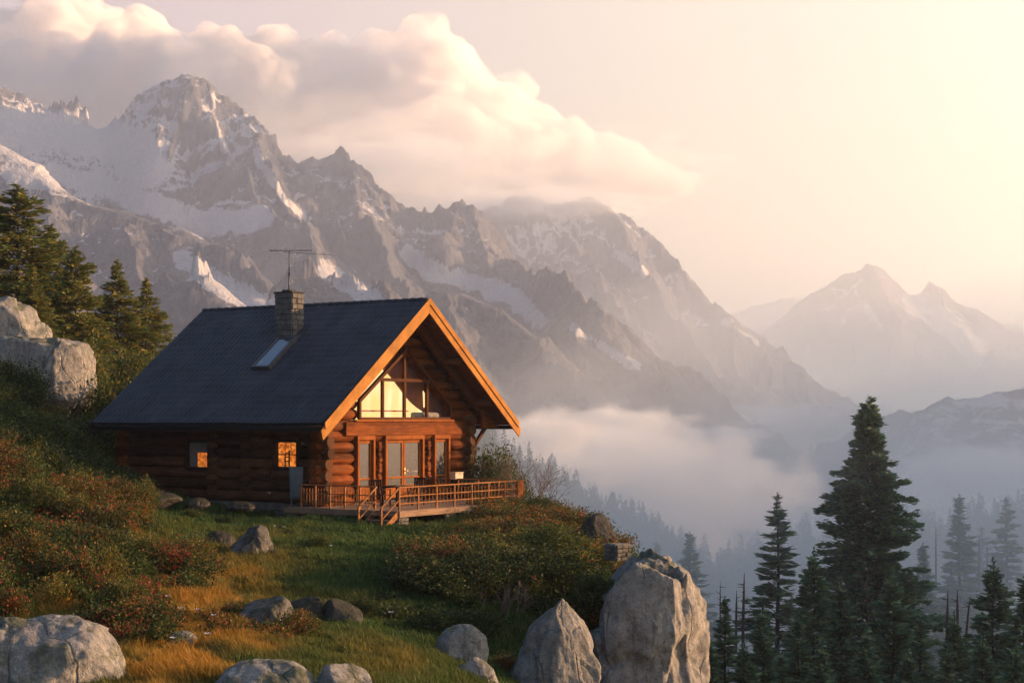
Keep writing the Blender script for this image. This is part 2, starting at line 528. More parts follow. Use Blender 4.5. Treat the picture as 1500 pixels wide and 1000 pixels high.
M['far_mount'] = mat_mountain('far_rock', (0.13, 0.12, 0.12), (0.18, 0.16, 0.15), 0.5)

def mat_volume(name, color, dens, aniso, noise=None):
    m = bpy.data.materials.new(name); m.use_nodes = True
    t = NT(m.node_tree)
    pv = t.add('ShaderNodeVolumePrincipled')
    t.put(pv.inputs['Color'], color)
    pv.inputs['Density'].default_value = dens
    pv.inputs['Anisotropy'].default_value = aniso
    o = t.add('ShaderNodeOutputMaterial')
    t.t.links.new(pv.outputs[0], o.inputs['Volume'])
    return m, t, pv
# ------------------------------------------------------------------ mountains
def ridge_height(X, Y, ridges, slope, seed, warp=18.0, gully=0.22, gl=70.0, jag=8.0):
    """highest of all crest lines, falling away to both sides, cut by gullies that run downhill"""
    wx = X + warp * fbm(X / 160, Y / 160, o=4, seed=seed)
    wy = Y + warp * 2 * fbm(X / 160, Y / 160, o=4, seed=seed + 9)
    H = np.full(X.shape, -1e9)
    for k, (pts, s) in enumerate(ridges):
        q = np.array([P(*p) for p in pts])
        bd = np.full(X.shape, 1e9); bz = np.zeros(X.shape); bt = np.zeros(X.shape); acc = 0.0
        for a, b in zip(q[:-1], q[1:]):
            e = b[:2] - a[:2]; L = np.hypot(*e)
            tt = np.clip(((wx - a[0]) * e[0] + (wy - a[1]) * e[1]) / (L * L), 0, 1)
            d = np.hypot(wx - a[0] - tt * e[0], wy - a[1] - tt * e[1])
            w = d < bd
            bd = np.where(w, d, bd); bz = np.where(w, a[2] + tt * (b[2] - a[2]), bz); bt = np.where(w, acc + tt * L, bt)
            acc += L
        g = ridged(bt / gl + 0.35 * fbm(X / 90, Y / 90, o=2, seed=seed + 3), bd / (gl * 5), o=4, seed=seed + 20 + k)
        am = np.minimum(bd, 420) * gully
        h = bz - s * slope * bd * (1.12 - 0.25 * np.clip(bd / 900, 0, 1)) + (g - 0.55) * am + jag * (ridged(bt / (gl * 0.6), bd / 60, o=3, seed=seed + 40 + k) - 0.6)
        H = np.maximum(H, h)
    return H

def mountain(name, label, px0, px1, Y0, Y1, nu, nv, ridges, slope, floor, mat, seed, snow_line, snow_amt, patches=(), amp=30.0, jag=11.0, gl=48.0, warp=18.0, gully=0.30, scrub_top=-20.0, scrub_w=120.0):
    u = np.linspace(px0, px1, nu); yy = np.linspace(Y0, Y1, nv)
    U, Y = np.meshgrid(u, yy)
    X = (U - 750) / F * Y
    H = ridge_height(X, Y, ridges, slope, seed, warp, gully, gl, jag)
    r1 = ridged(X / 260, Y / 260, H / 200, o=7, seed=seed + 60, gain=0.62)
    H = H + (r1 - 0.55) * amp * 1.6 + fbm(X / 22, Y / 22, o=3, seed=seed + 70) * amp * 0.10
    H = np.maximum(H, floor + 12 * fbm(X / 300, Y / 300, o=4, seed=seed + 80))
    def blur(A, r, ax):
        A = np.moveaxis(A, ax, 0); Pd = np.concatenate([np.repeat(A[:1], r, 0), A, np.repeat(A[-1:], r + 1, 0)])
        c = np.cumsum(Pd, 0); out = (c[2 * r:-1] - np.concatenate([np.zeros((1,) + A.shape[1:]), c[:-2 * r - 2]])) / (2 * r + 1)
        return np.moveaxis(out[:A.shape[0]], 0, ax)
    PY0 = HZ - F * H / Y
    msk = np.zeros_like(H)
    for pts, w, amt in patches:              # snow fields lie smooth over the rock
        if w < 16: continue
        q = np.array(pts, float); bd = np.full(X.shape, 1e9)
        for a, b in zip(q[:-1], q[1:]):
            e = b - a; L2 = (e ** 2).sum()
            tt = np.clip(((U - a[0]) * e[0] + (PY0 - a[1]) * e[1]) / L2, 0, 1)
            bd = np.minimum(bd, np.hypot(U - a[0] - tt * e[0], PY0 - a[1] - tt * e[1]))
        msk = np.maximum(msk, sstep(w * 1.5, w * 0.7, bd))
    Hs = H
    for _ in range(2): Hs = blur(blur(Hs, 13, 0), 16, 1)
    H = H + (Hs - H) * msk * 0.92
    # slope for snow
    gy = np.gradient(H, axis=0) / np.gradient(Y, axis=0)
    gx = np.gradient(H, axis=1) / np.gradient(X, axis=1)
    st = np.sqrt(gx ** 2 + gy ** 2)
    sn = 0.5 + (H - snow_line) / 520.0 + (0.95 - st) * 0.42 * snow_amt + 0.30 * fbm(X / 140, Y / 140, o=4, seed=seed + 90)
    hol = np.zeros_like(H)
    for rr, k_ in ((3, 2.2), (9, 7.0)):                      # hollows hold the snow
        hol = hol + np.clip((blur(blur(H, rr, 0), rr, 1) - H) / k_, -1, 1) * 0.5
    sn = sn + 0.34 * hol * sstep(-60, 180, H)
    sn = np.clip(sn, 0, 0.75)
    PY = HZ - F * H / Y
    for poly in patches:                     # snow fields and glacier tongues: centre line + half width, on the ground
        pts, w, amt = poly
        q = np.array(pts, float)
        bd = np.full(X.shape, 1e9)
        for a, b in zip(q[:-1], q[1:]):
            e = b - a; L2 = (e ** 2).sum()
            tt = np.clip(((U - a[0]) * e[0] + (PY - a[1]) * e[1]) / L2, 0, 1)
            bd = np.minimum(bd, np.hypot(U - a[0] - tt * e[0], PY - a[1] - tt * e[1]))
        sn = np.maximum(sn, amt * sstep(w * 1.3, w * 0.5, bd + 8 * fbm(X / 40, Y / 40, o=3, seed=seed + 95)))
    sc = sstep(scrub_top + scrub_w / 2, scrub_top - scrub_w / 2, H + 30 * fbm(X / 120, Y / 120, o=4, seed=seed + 99)) * sstep(1.25, 0.7, st)
    V = np.stack([X, Y, H], -1).reshape(-1, 3)
    o = np_mesh(name, V, grid_faces(nv, nu), mat, smooth=True, attrs={'snow': sn, 'scrub': sc})
    return tag(o, label, None, None, 'structure')

mountain('mountain', 'snow streaked rocky massif filling the left half behind the cabin', -160, 1290, 1150, 2950, 1150, 480, [
    # main crest
    ([(-200, 60, 2600), (0, 121, 2600), (60, 142, 2600), (130, 158, 2600), (178, 163, 2600), (210, 137, 2600), (242, 122, 2600), (306, 121, 2600), (350, 155, 2580), (388, 182, 2560),
      (412, 215, 2550), (440, 226, 2550), (478, 222, 2540), (500, 222, 2540), (530, 258, 2530), (570, 296, 2520), (612, 322, 2520), (650, 305, 2500), (668, 301, 2500), (695, 305, 2480),
      (716, 335, 2440), (742, 375, 2360)], 1.0),
    # spurs towards the camera
    ([(306, 121, 2600), (322, 190, 2500), (340, 235, 2420), (385, 290, 2300), (412, 330, 2200)], 1.25),
    ([(350, 155, 2580), (372, 205, 2480), (408, 270, 2360), (425, 315, 2260), (470, 365, 2120), (540, 430, 1980)], 1.2),
    ([(242, 122, 2600), (232, 170, 2520), (226, 215, 2440)], 1.2),
    ([(440, 226, 2550), (452, 285, 2450), (480, 330, 2330), (505, 360, 2240)], 1.25),
    ([(500, 222, 2540), (522, 290, 2420), (548, 340, 2300), (585, 392, 2180), (600, 440, 2080), (590, 500, 1950)], 1.15),
    ([(668, 301, 2500), (655, 335, 2420), (640, 352, 2360)], 1.4),
    ([(695, 305, 2480), (712, 350, 2400), (722, 390, 2320)], 1.5),
    ([(742, 375, 2360), (790, 398, 2220), (832, 412, 2120), (868, 452, 1990), (905, 490, 1900), (945, 535, 1820), (1010, 600, 1700), (1090, 675, 1580), (1180, 735, 1480)], 0.95),
    ([(868, 452, 1990), (850, 520, 1830), (860, 580, 1700), (880, 640, 1560)], 0.9),
    # dark rounded spur left of the glacier tongue
    ([(628, 420, 1900), (668, 414, 1880), (712, 432, 1840), (765, 478, 1760), (820, 530, 1650), (860, 590, 1540), (890, 660, 1420)], 0.85),
    ([(668, 414, 1880), (660, 480, 1740), (690, 560, 1580), (720, 640, 1440)], 0.9),
    # near shoulder with the snow bowl on the left
    ([(-120, 150, 2150), (-20, 180, 2080), (25, 205, 2040), (62, 245, 2010), (110, 268, 2000), (150, 272, 1990), (176, 262, 1980), (205, 290, 1960), (260, 305, 1930), (330, 345, 1880), (400, 400, 1800)], 1.0),
    ([(62, 245, 2010), (70, 320, 1880), (110, 400, 1720), (130, 470, 1580)], 1.0),
    ([(205, 290, 1960), (190, 340, 1850), (215, 420, 1700)], 1.0),
    # cone with pale scree
    ([(180, 440, 1560), (240, 392, 1600), (270, 374, 1610), (300, 385, 1600), (350, 420, 1560), (420, 470, 1480)], 0.85),
    ([(400, 420, 1640), (450, 385, 1680), (500, 388, 1680), (560, 430, 1600), (610, 490, 1500)], 0.8),
    ], 0.82, -190, M['mount'], 3, 400, 1.0, patches=[
    ([(-20, 185), (60, 190), (130, 200), (190, 215), (215, 245)], 40, 0.78),
    ([(20, 250), (110, 262), (230, 300), (300, 330), (380, 318)], 22, 0.70),
    ([(268, 385), (310, 405), (350, 430), (410, 455)], 20, 0.66),
    ([(470, 398), (520, 420), (560, 450)], 18, 0.60),
    ([(598, 372), (630, 398), (690, 412), (750, 432), (790, 470)], 18, 0.70),
    ([(360, 190), (385, 245), (425, 300), (450, 318)], 6, 0.68),
    ([(310, 140), (320, 190), (335, 235)], 4, 0.66),
    ([(840, 480), (880, 505), (930, 535)], 7, 0.60)])

mountain('mountain', 'steep hazy peak with its top in cloud right of the massif', 560, 1420, 2900, 4300, 620, 260, [
    ([(560, 330, 3700), (640, 312, 3700), (720, 298, 3700), (800, 290, 3700), (860, 296, 3700), (888, 302, 3690), (940, 342, 3660), (975, 368, 3640), (1010, 402, 3620), (1060, 452, 3580), (1095, 486, 3560), (1130, 520, 3540),
      (1165, 543, 3520), (1210, 568, 3500), (1260, 592, 3470), (1330, 650, 3400), (1400, 720, 3300)], 1.0),
    ([(800, 290, 3700), (850, 370, 3500), (900, 440, 3300), (960, 520, 3120)], 1.1),
    ([(888, 302, 3690), (940, 390, 3480), (1000, 470, 3300), (1060, 550, 3150)], 1.1),
    ([(720, 298, 3700), (760, 370, 3520), (800, 440, 3360)], 1.1),
    ([(1060, 452, 3580), (1080, 520, 3400), (1120, 590, 3250), (1180, 680, 3100)], 0.9),
    ([(1165, 543, 3520), (1190, 590, 3380), (1240, 660, 3250)], 0.9),
    ], 0.85, -260, M['mount'], 14, 430, 0.8, amp=34, gl=60, patches=[([(905, 372), (945, 400)], 8, 0.66), ([(1060, 470), (1110, 500)], 6, 0.6)], scrub_top=40)

mountain('mountain', 'pale pyramid shaped peak far off on the right', 1000, 1720, 5300, 7000, 560, 220, [
    ([(980, 600, 6200), (1090, 520, 6150), (1140, 482, 6120), (1190, 441, 6100), (1240, 404, 6100), (1276, 388, 6100), (1304, 410, 6100), (1328, 436, 6100), (1338, 421, 6110), (1362, 413, 6120), (1380, 424, 6130),
      (1396, 448, 6130), (1420, 466, 6130), (1460, 488, 6120), (1510, 512, 6100), (1620, 570, 6050)], 1.0),
    ([(1276, 388, 6100), (1290, 440, 5920), (1318, 500, 5700), (1360, 570, 5450)], 0.9),
    ([(1240, 404, 6100), (1225, 470, 5900), (1220, 540, 5650)], 0.9),
    ([(1362, 413, 6120), (1400, 470, 5900), (1450, 540, 5650)], 0.85),
    ([(1190, 441, 6100), (1160, 500, 5900), (1130, 560, 5700)], 0.9),
    ], 0.66, -330, M['far_mount'], 31, 560, 0.8, amp=28, gl=90, jag=8, warp=20, patches=[([(1340, 440), (1390, 475), (1430, 520)], 22, 0.7), ([(1250, 420), (1290, 480)], 5, 0.62)])

mountain('mountain', 'faint ridge on the horizon between the two peaks', 960, 1700, 8000, 8800, 300, 60, [
    ([(940, 520, 8400), (1040, 462, 8400), (1090, 449, 8400), (1120, 441, 8400), (1148, 436, 8400), (1170, 443, 8400), (1190, 438, 8400), (1230, 470, 8400), (1330, 500, 8400), (1400, 470, 8400), (1440, 464, 8400), (1500, 474, 8400), (1700, 520, 8400)], 1.0),
    ], 0.6, -380, M['far_mount'], 47, 560, 0.8, amp=50, gl=140, jag=14, warp=30)

mountain('mountain', 'round topped hill with snow streaks low on the right', 1090, 1760, 1500, 2700, 460, 220, [
    ([(1060, 800, 2150), (1160, 722, 2160), (1232, 668, 2170), (1310, 612, 2180), (1345, 592, 2180), (1382, 580, 2190), (1420, 578, 2190), (1465, 574, 2190), (1520, 568, 2190), (1640, 560, 2180), (1800, 600, 2150)], 1.0),
    ([(1465, 574, 2190), (1450, 620, 2050), (1420, 680, 1880)], 0.7),
    ([(1382, 580, 2190), (1350, 640, 2060), (1310, 700, 1900)], 0.7),
    ], 0.55, -210, M['mount'], 58, 120, 0.5, amp=20, gl=60, jag=4, patches=[([(1400, 590), (1450, 584), (1520, 596)], 8, 0.66), ([(1430, 615), (1500, 620), (1560, 640)], 6, 0.62)], scrub_top=60, scrub_w=160)

# unseen ridges added on the sunny side to keep the valley floor in shade
sdh = np.array([math.cos(R(SUN_AZ)), math.sin(R(SUN_AZ))]); sdp = np.array([-sdh[1], sdh[0]])
def shade_ridge(ox, oy, D0, line, amid, half, drop, floor, seed, label, skew=0.0):
    a = np.linspace(amid - half - 350, amid + half + 220, 120); b_ = np.linspace(-D0 * 0.48, D0 * 0.5, 70)
    A, B = np.meshgrid(a, b_)
    X = ox + sdh[0] * (D0 + B) + sdp[0] * A; Y = oy + sdh[1] * (D0 + B) + sdp[1] * A
    crest = D0 * math.tan(R(SUN_EL)) + line
    H = crest - np.abs(B) * drop - 0.9 * np.maximum(np.abs(A - amid) - half, 0) - skew * np.maximum(A - amid - half * 0.5, 0) + 8 * fbm(X / 120, Y / 120, o=4, seed=seed) * sstep(0, 60, np.abs(B))
    H = np.maximum(H, floor)
    o = np_mesh('mountain', np.stack([X, Y, H], -1).reshape(-1, 3), grid_faces(70, 120), M['mount'], smooth=True, attrs={'snow': np.zeros(X.shape), 'scrub': np.ones(X.shape)})
    tag(o, label, None, None, 'structure')
shade_ridge(0, 45, 1000, -6.3, -75, 780, 0.98, -260, 15, 'unseen ridge added on the sunny side to shade the near valley', 0.35)
shade_ridge(0, 1800, 1700, 45, -60, 640, 0.92, -390, 19, 'higher unseen ridge added on the sunny side to shade the far valley')

# ------------------------------------------------------------------ near ground and valley
CTRL = [(-60, 1000, 26), (60, 1000, 26), (200, 1000, 26), (400, 1003, 26), (600, 1020, 26), (760, 1065, 27), (870, 1105, 28),
        (-60, 885, 32), (60, 900, 32), (200, 925, 32), (400, 935, 33), (600, 960, 32), (680, 975, 34), (760, 1035, 34), (870, 1070, 34), (960, 1090, 36), (1020, 1100, 36),
        (-60, 800, 38), (60, 820, 38), (200, 850, 38), (400, 880, 38), (600, 892, 38), (760, 910, 39), (870, 960, 38.5), (960, 960, 40),
        (-60, 700, 47), (60, 735, 47), (200, 782, 47), (400, 818, 46), (600, 828, 45), (760, 818, 46), (870, 822, 44), (950, 840, 46),
        (-60, 650, 53), (60, 690, 53), (200, 752, 54), (400, 772, 53), (600, 786, 53), (760, 772, 54), (860, 786, 54),
        (-60, 590, 61), (60, 640, 61), (140, 690, 62), (200, 733, 60), (300, 737, 60), (400, 750, 60), (480, 764, 59), (600, 774, 58), (700, 764, 59.5), (765, 752, 62), (840, 775, 62),
        (-60, 530, 70), (60, 575, 69), (120, 640, 70), (200, 722, 69), (400, 722, 70), (600, 728, 72), (720, 720, 72), (790, 745, 72),
        (-60, 490, 80), (60, 515, 78), (150, 560, 80), (250, 600, 82), (400, 640, 82), (600, 690, 82),
        (-60, 470, 95), (60, 485, 92), (150, 510, 95), (250, 540, 96), (400, 600, 96), (550, 660, 96)]
_cp = np.array([P(*c) for c in CTRL])
def _U(r): return np.where(r > 1e-9, r * r * np.log(np.maximum(r, 1e-9)), 0.0)
_n = len(_cp)
_K = _U(np.hypot(_cp[:, None, 0] - _cp[None, :, 0], _cp[:, None, 1] - _cp[None, :, 1])) + np.eye(_n) * 6.0
_Pm = np.stack([np.ones(_n), _cp[:, 0], _cp[:, 1]], 1)
_A = np.block([[_K, _Pm], [_Pm.T, np.zeros((3, 3))]])
_w = np.linalg.solve(_A, np.concatenate([_cp[:, 2], np.zeros(3)]))
def tps(x, y):
    s = _w[-3] + _w[-2] * x + _w[-1] * y
    for k in range(_n):
        s = s + _w[k] * _U(np.hypot(x - _cp[k, 0], y - _cp[k, 1]))
    return s

EY = np.array([0, 20, 30, 36, 40, 46, 54, 62, 72, 84, 100, 140])
EX = np.array([6.0, 4.6, 4.2, 4.0, 3.6, 3.3, 2.7, 1.7, 0.6, -2.5, -8.0, -30.])
def valley(x, y):
    """valley side and floor beyond the knoll"""
    z = np.interp(y, [0, 60, 110, 200, 300, 400, 520, 800, 1500, 4000], [-34, -30, -27, -38, -46, -46, -70, -150, -230, -300])
    px = 750 + F * x / np.maximum(y, 1)
    cr = np.interp(px, [300, 500, 690, 800, 900, 980, 1050, 1130, 1200, 1350, 1500, 1800], [-2, -6, -13, -19, -28, -37, -44, -41, -38, -34, -30, -22])
    k = np.exp(-((y - 400) / 95.0) ** 2)
    z = z * (1 - k) + cr * k
    side = sstep(560, 760, px) * 1.0
    z = z + (1 - side) * sstep(60, 160, y) * sstep(900, 420, y) * 14
    return z + 2.2 * fbm(x / 38, y / 38, o=4, seed=5) * sstep(60, 140, y)

def gh(x, y):
    x = np.asarray(x, float); y = np.asarray(y, float)
    yc = np.clip(y, 24, 98); xc = np.clip(x, -34, 6)
    near = tps(xc, yc) + 0.12 * fbm(x / 2.2, y / 2.2, o=4, seed=2) + 0.25 * fbm(x / 7, y / 7, o=2, seed=8)
    near = near - np.maximum(24 - y, 0) * 0.03
    e = np.interp(y, EY, EX)
    d = x - e
    k = sstep(-0.3, 16.0, d) * 0.75 + sstep(-0.3, 45, d) * 0.25
    kb = sstep(100, 165, y)
    k = 1 - (1 - k) * (1 - kb)
    vz = valley(x, y)
    # a real drop right at the rim
    return near * (1 - k) + vz * k - sstep(0, 5, d) * 5.0 * (1 - k)

nu, nv = 520, 560
uu = np.linspace(-0.62, 0.62, nu)
yy = np.concatenate([np.linspace(3, 24, 14, endpoint=False), np.linspace(24, 75, 290, endpoint=False), np.geomspace(75, 2600, nv - 304)])
Ug, Yg = np.meshgrid(uu, yy)
Xg = Ug * (Yg + 14)
Hg = gh(Xg, Yg)
ground = np_mesh('ground', np.stack([Xg, Yg, Hg], -1).reshape(-1, 3), grid_faces(nv, nu), M['soil'], smooth=True)
tag(ground, 'grassy knoll and valley side below the mountains', None, None, 'structure')
vf = np_mesh('valley_floor', [(-30000, -2000, -400), (30000, -2000, -400), (30000, 40000, -400), (-30000, 40000, -400)], np.array([[0, 1, 2, 3]]), M['soil'])
tag(vf, 'valley floor far below in the mist', None, None, 'structure')

# ------------------------------------------------------------------ log cabin
AL = R(56.594)
gv = np.array([math.cos(AL), math.sin(AL)]); rv = np.array([-math.sin(AL), math.cos(AL)])
O2 = np.array([-3.159, 62.0]) + rv * 1.5
Z0 = -3.1
HW, LW = 4.5, 9.9
RIDGE, EAVE, RW = 7.515, 2.86, 6.103
PIT = math.atan2(RIDGE - EAVE, RW)
FO, BO = 1.5, 0.25            # roof overhang front and back
def loc_ray(px, py, plane_p, plane_n):
    """local cabin coordinates where the sight line through a photo pixel meets a cabin plane"""
    d = np.array([(px - 750) / F, 1.0, (HZ - py) / F])
    dl = np.array([d[:2] @ gv, d[:2] @ rv, d[2]])
    c = -O2
    cl = np.array([c @ gv, c @ rv, -Z0])
    n = np.array(plane_n, float); q = np.array(plane_p, float)
    s = ((q - cl) @ n) / (dl @ n)
    return cl + dl * s
def fr(px, py, y=0.0): return loc_ray(px, py, (0, y, 0), (0, 1, 0))
def lf(px, py, x=-HW): return loc_ray(px, py, (x, 0, 0), (1, 0, 0))
def rf(px, py, up=0.0):
    q = loc_ray(px, py, (0, 0, RIDGE + up / math.cos(PIT)), (-math.sin(PIT), 0, math.cos(PIT)))
    return q
def toW(p):
    q = O2 + gv * p[0] + rv * p[1]
    return Vector((q[0], q[1], Z0 + p[2]))

cabin = empty('log_cabin', (O2[0], O2[1], Z0), AL, 'brown log cabin with steep dark tiled roof and glazed gable on the grassy ledge', 'log cabin')

def log(mb, a, b, r):
    a, b = Vector(a), Vector(b); n = max(3, int((b - a).length / 0.9))
    pts, rr = [], []
    ph = random.random() * 9
    for i in range(n + 1):
        p = a.lerp(b, i / n)
        p.z += 0.012 * math.sin(ph + i * 1.3)
        pts.append(p); rr.append(r * (1 + 0.035 * math.sin(ph * 2 + i * 1.9) + random.uniform(-0.015, 0.015)))
    mb.tube(pts, rr, 14, jit=0.012)

LR = 0.205                   # log radius
STEP = 0.40
# openings on the long wall: (y0, y1, z0, z1)
wa = (lf(310, 660)[1], lf(279, 660)[1], lf(292, 684)[2], lf(292, 647)[2])
wb = (lf(440, 660)[1], lf(408, 660)[1], lf(424, 684)[2], lf(424, 647)[2])
lw = MB()
for k in range(7):
    z = 0.22 + STEP * k
    segs = [(-0.42, LW + 0.40)]
    for (y0, y1, z0, z1) in (wa, wb):
        if z + 0.17 > z0 and z - 0.17 < z1:
            ns = []
            for a, b in segs:
                if y0 > a and y1 < b: ns += [(a, y0 - 0.05), (y1 + 0.05, b)]
                else: ns.append((a, b))
            segs = ns
    for a, b in segs:
        j = random.uniform(-0.06, 0.06)
        log(lw, (-HW, a + (j if a < 0 else 0), z), (-HW, b + (random.uniform(-0.1, 0.1) if b > LW else 0), z), LR)
# short cross log ends where an inner wall meets the long wall
for yy_ in (lf(318, 660)[1], lf(366, 660)[1]):
    for k in range(6):
        log(lw, (-HW - 0.36 + random.uniform(-0.04, 0.04), yy_, 0.40 + STEP * k), (-HW + 0.2, yy_, 0.40 + STEP * k), LR * 0.9)
lw.build('log_wall', M['log_y'], cabin)
# plain panel boards filling the gaps under the eaves
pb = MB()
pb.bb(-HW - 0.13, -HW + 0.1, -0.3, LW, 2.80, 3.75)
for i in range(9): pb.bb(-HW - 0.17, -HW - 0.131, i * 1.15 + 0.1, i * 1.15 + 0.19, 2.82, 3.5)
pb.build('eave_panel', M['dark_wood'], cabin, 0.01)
rw_ = MB()
for k in range(8): log(rw_, (HW, -0.42 + random.uniform(-0.06, 0.06), 0.22 + STEP * k), (HW, LW + 0.4, 0.22 + STEP * k), LR)
rw_.build('log_wall', M['log_y'], cabin)
bw = MB()
for k in range(17):
    z = 0.02 + STEP * k
    hw = min(HW + 0.42, (RIDGE - 0.35 - z) / math.tan(PIT) - 0.2)
    if hw > 0.3: log(bw, (-hw, LW, z), (hw, LW, z), LR)
bw.build('log_wall', M['log_x'], cabin)

# gable wall: lower logs with the door openings cut out
D1 = (fr(515, 690)[0], fr(541, 690)[0])
D2 = (fr(556, 690)[0], fr(613, 690)[0])
D3 = (fr(628, 690)[0], fr(651, 690)[0])
ZT = 2.28
gw = MB()
for k in range(6):
    z = 0.02 + STEP * k
    cuts = [(-HW - 0.42, D1[0] - 0.04), (D1[1] + 0.04, D2[0] - 0.04), (D2[1] + 0.04, D3[0] - 0.04), (D3[1] + 0.04, HW + 0.42)]
    for a, b in cuts:
        if b - a > 0.12:
            log(gw, (a + (random.uniform(-0.07, 0.05) if a < -HW else 0), 0, z), (b + (random.uniform(-0.05, 0.07) if b > HW else 0), 0, z), LR)
for z in (2.42, 2.82): log(gw, (-HW - 0.35, 0, z), (HW + 0.35, 0, z), LR * 1.02)
# upper logs left and right of the loft window
WX0, WX1 = fr(520, 600)[0], fr(653, 600)[0]
WZ0, WZ1 = 3.02, fr(652, 595)[2]
for k in range(11):
    z = 3.22 + STEP * k
    lim = (RIDGE - 0.30 - z) / math.tan(PIT)
    wl_ = WX0 - 0.05 if z < 6 else None
    if lim > 0.2:
        if z < fr(520, 586)[2] + 0.2 and -lim < WX0: log(gw, (-lim, 0.05, z), (WX0 - 0.06, 0.05, z), LR)
        # right of the window the wall follows the roof
        xr = WX1 if z < WZ1 + 0.1 else WX1 - (z - WZ1) / math.tan(PIT) * 1.05
        xr = max(xr, 0.05)
        if lim - xr > 0.25: log(gw, (xr + 0.06, 0.05, z), (lim, 0.05, z), LR)
gw.build('gable_wall', M['log_x'], cabin)
core = MB()
core.prism([(-HW + 0.1, 0.35, 0), (HW - 0.1, 0.35, 0), (HW - 0.1, 0.35, 3.2), (0, 0.35, RIDGE - 0.5), (-HW + 0.1, 0.35, 3.2)], (0, LW - 0.7, 0))
core.build('inner_walls', M['room'], cabin)
hb = MB()
hb.bb(fr(498, 628)[0], fr(668, 628)[0], -0.30, -0.215, 2.44, 2.96)
hb.build('header_beam', M['log_x'], cabin, 0.02)
sl_ = MB(); sl_.bb(WX0 - 0.35, WX1 + 0.1, -0.36, -0.19, 2.965, 3.04); sl_.build('window_sill', M['trim'], cabin, 0.01)

# the loft window: five sided, four lights below a transom
apx = fr(590, 512)
zl = fr(520, 587)[2]
poly = [(WX0, WZ0 + 0.05), (WX1, WZ0 + 0.05), (WX1, WZ1), (apx[0] + 0.05, apx[2]), (apx[0] - 0.05, apx[2]), (WX0, zl)]
loft = MB()
yf = -0.20
n = len(poly)
for i in range(n):
    a, b = poly[i], poly[(i + 1) % n]
    if math.hypot(a[0] - b[0], a[1] - b[1]) > 0.2: loft.bar((a[0], yf, a[1]), (b[0], yf, b[1]), 0.12, 0.14, (0, 1, 0))
def top_at(x):
    if x < apx[0]: return zl + (x - WX0) / (apx[0] - WX0) * (apx[2] - zl)
    return apx[2] + (x - apx[0]) / (WX1 - apx[0]) * (WZ1 - apx[2])
ztr = fr(590, 557)[2]
for px_ in (554, 586, 619):
    x = fr(px_, 590)[0]
    zt = top_at(x) if px_ == 586 else ztr
    loft.bb(x - 0.06, x + 0.06, yf - 0.052, yf + 0.052, WZ0 + 0.1, zt - 0.03)
xl = WX0 + (ztr - zl) / (apx[2] - zl) * (apx[0] - WX0); xr = WX1 - (ztr - WZ1) / (apx[2] - WZ1) * (WX1 - apx[0])
loft.bb(xl + 0.05, xr - 0.05, yf - 0.057, yf + 0.057, ztr - 0.06, ztr + 0.06)
lo = loft.build('loft_window', M['frame'], cabin, 0.008)
pn = MB(); pn.prism([(p[0], yf + 0.03, p[1]) for p in poly], (0, 0.02, 0)); pn.build('pane', M['glass'], lo)
# glowing panel added for the bright left part of the window, curved edge
yd = 0.10
edge = [(560, 541), (568, 548), (576, 557), (584, 568), (592, 579), (600, 588), (609, 596), (618, 602), (620, 613)]
dp = [(WX0 - 0.1, yd, WZ0), (WX0 - 0.1, yd, zl)] + [tuple(fr(px_, py_, yd)) for px_, py_ in [(545, 555)] + edge]
dp = [(p[0], yd, p[2]) for p in dp]
n = MB(); n.prism(dp, (0, 0.03, 0)); n.build('glow_panel', M['window_glow'], lo)
n = MB(); n.prism([tuple(fr(px_, py_, yd)) for px_, py_ in ((620, 572), (626, 582), (625, 594), (621, 597))], (0, 0.03, 0)); n.build('glow_panel', M['window_glow'], lo)
br = MB(); br.bb(WX0 + 0.08, fr(600, 600)[0], yd - 0.06, yd - 0.03, fr(540, 602.5)[2], fr(540, 600.5)[2]); br.build('rail', mat_plain('red_rail', (0.30, 0.02, 0.03)), lo)
rb = MB(); rb.tube([(fr(604, 608, .02)[0], 0.02, fr(604, 608, .02)[2]), (fr(640, 608, .02)[0], 0.02, fr(640, 608, .02)[2])], 0.11, 12, jit=0.08); rb.build('rolled_blanket', M['curtain'], lo)

# doors and side lights
def glazed(name, x0, x1, nd, handle=None):
    fm = MB()
    fm.bb(x0, x0 + 0.11, -0.30, 0.06, 0.02, ZT); fm.bb(x1 - 0.11, x1, -0.30, 0.06, 0.02, ZT)
    fm.bb(x0, x1, -0.304, 0.06, ZT + 0.002, ZT + 0.16)
    root = fm.build(name, M['trim'], cabin, 0.01)
    w = (x1 - x0 - 0.22) / nd
    for i in range(nd):
        a = x0 + 0.11 + i * w; b = a + w
        lf_ = MB()
        lf_.bb(a + .01, a + 0.11, -0.20, -0.12, 0.06, ZT - .01); lf_.bb(b - 0.11, b - .01, -0.20, -0.12, 0.06, ZT - .01)
        lf_.bb(a + 0.11, b - 0.11, -0.198, -0.122, 0.06, 0.55); lf_.bb(a + 0.11, b - 0.11, -0.198, -0.122, ZT - 0.13, ZT - .01)
        lf_.bb(a + 0.11, b - 0.11, -0.197, -0.123, 0.80, 0.87)
        lf_.build('leaf_frame', M['trim'], root, 0.006)
        g = MB(); g.bb(a + 0.10, b - 0.10, -0.165, -0.15, 0.5, ZT - 0.1); g.build('pane', M['door_glass'], root)
    if handle:
        h = MB(); hx = x0 + 0.11 + w + 0.06
        h.bb(hx - 0.025, hx + 0.025, -0.225, -0.2, 0.95, 1.2); h.tube([(hx, -0.215, 1.08), (hx, -0.28, 1.08), (hx + 0.14, -0.28, 1.07)], 0.018, 8)
        h.build('handle', M['brass'], root)
    return root
glazed('side_light', *D1, 1)
glazed('double_door', *D2, 2, True)
glazed('side_light', *D3, 1)
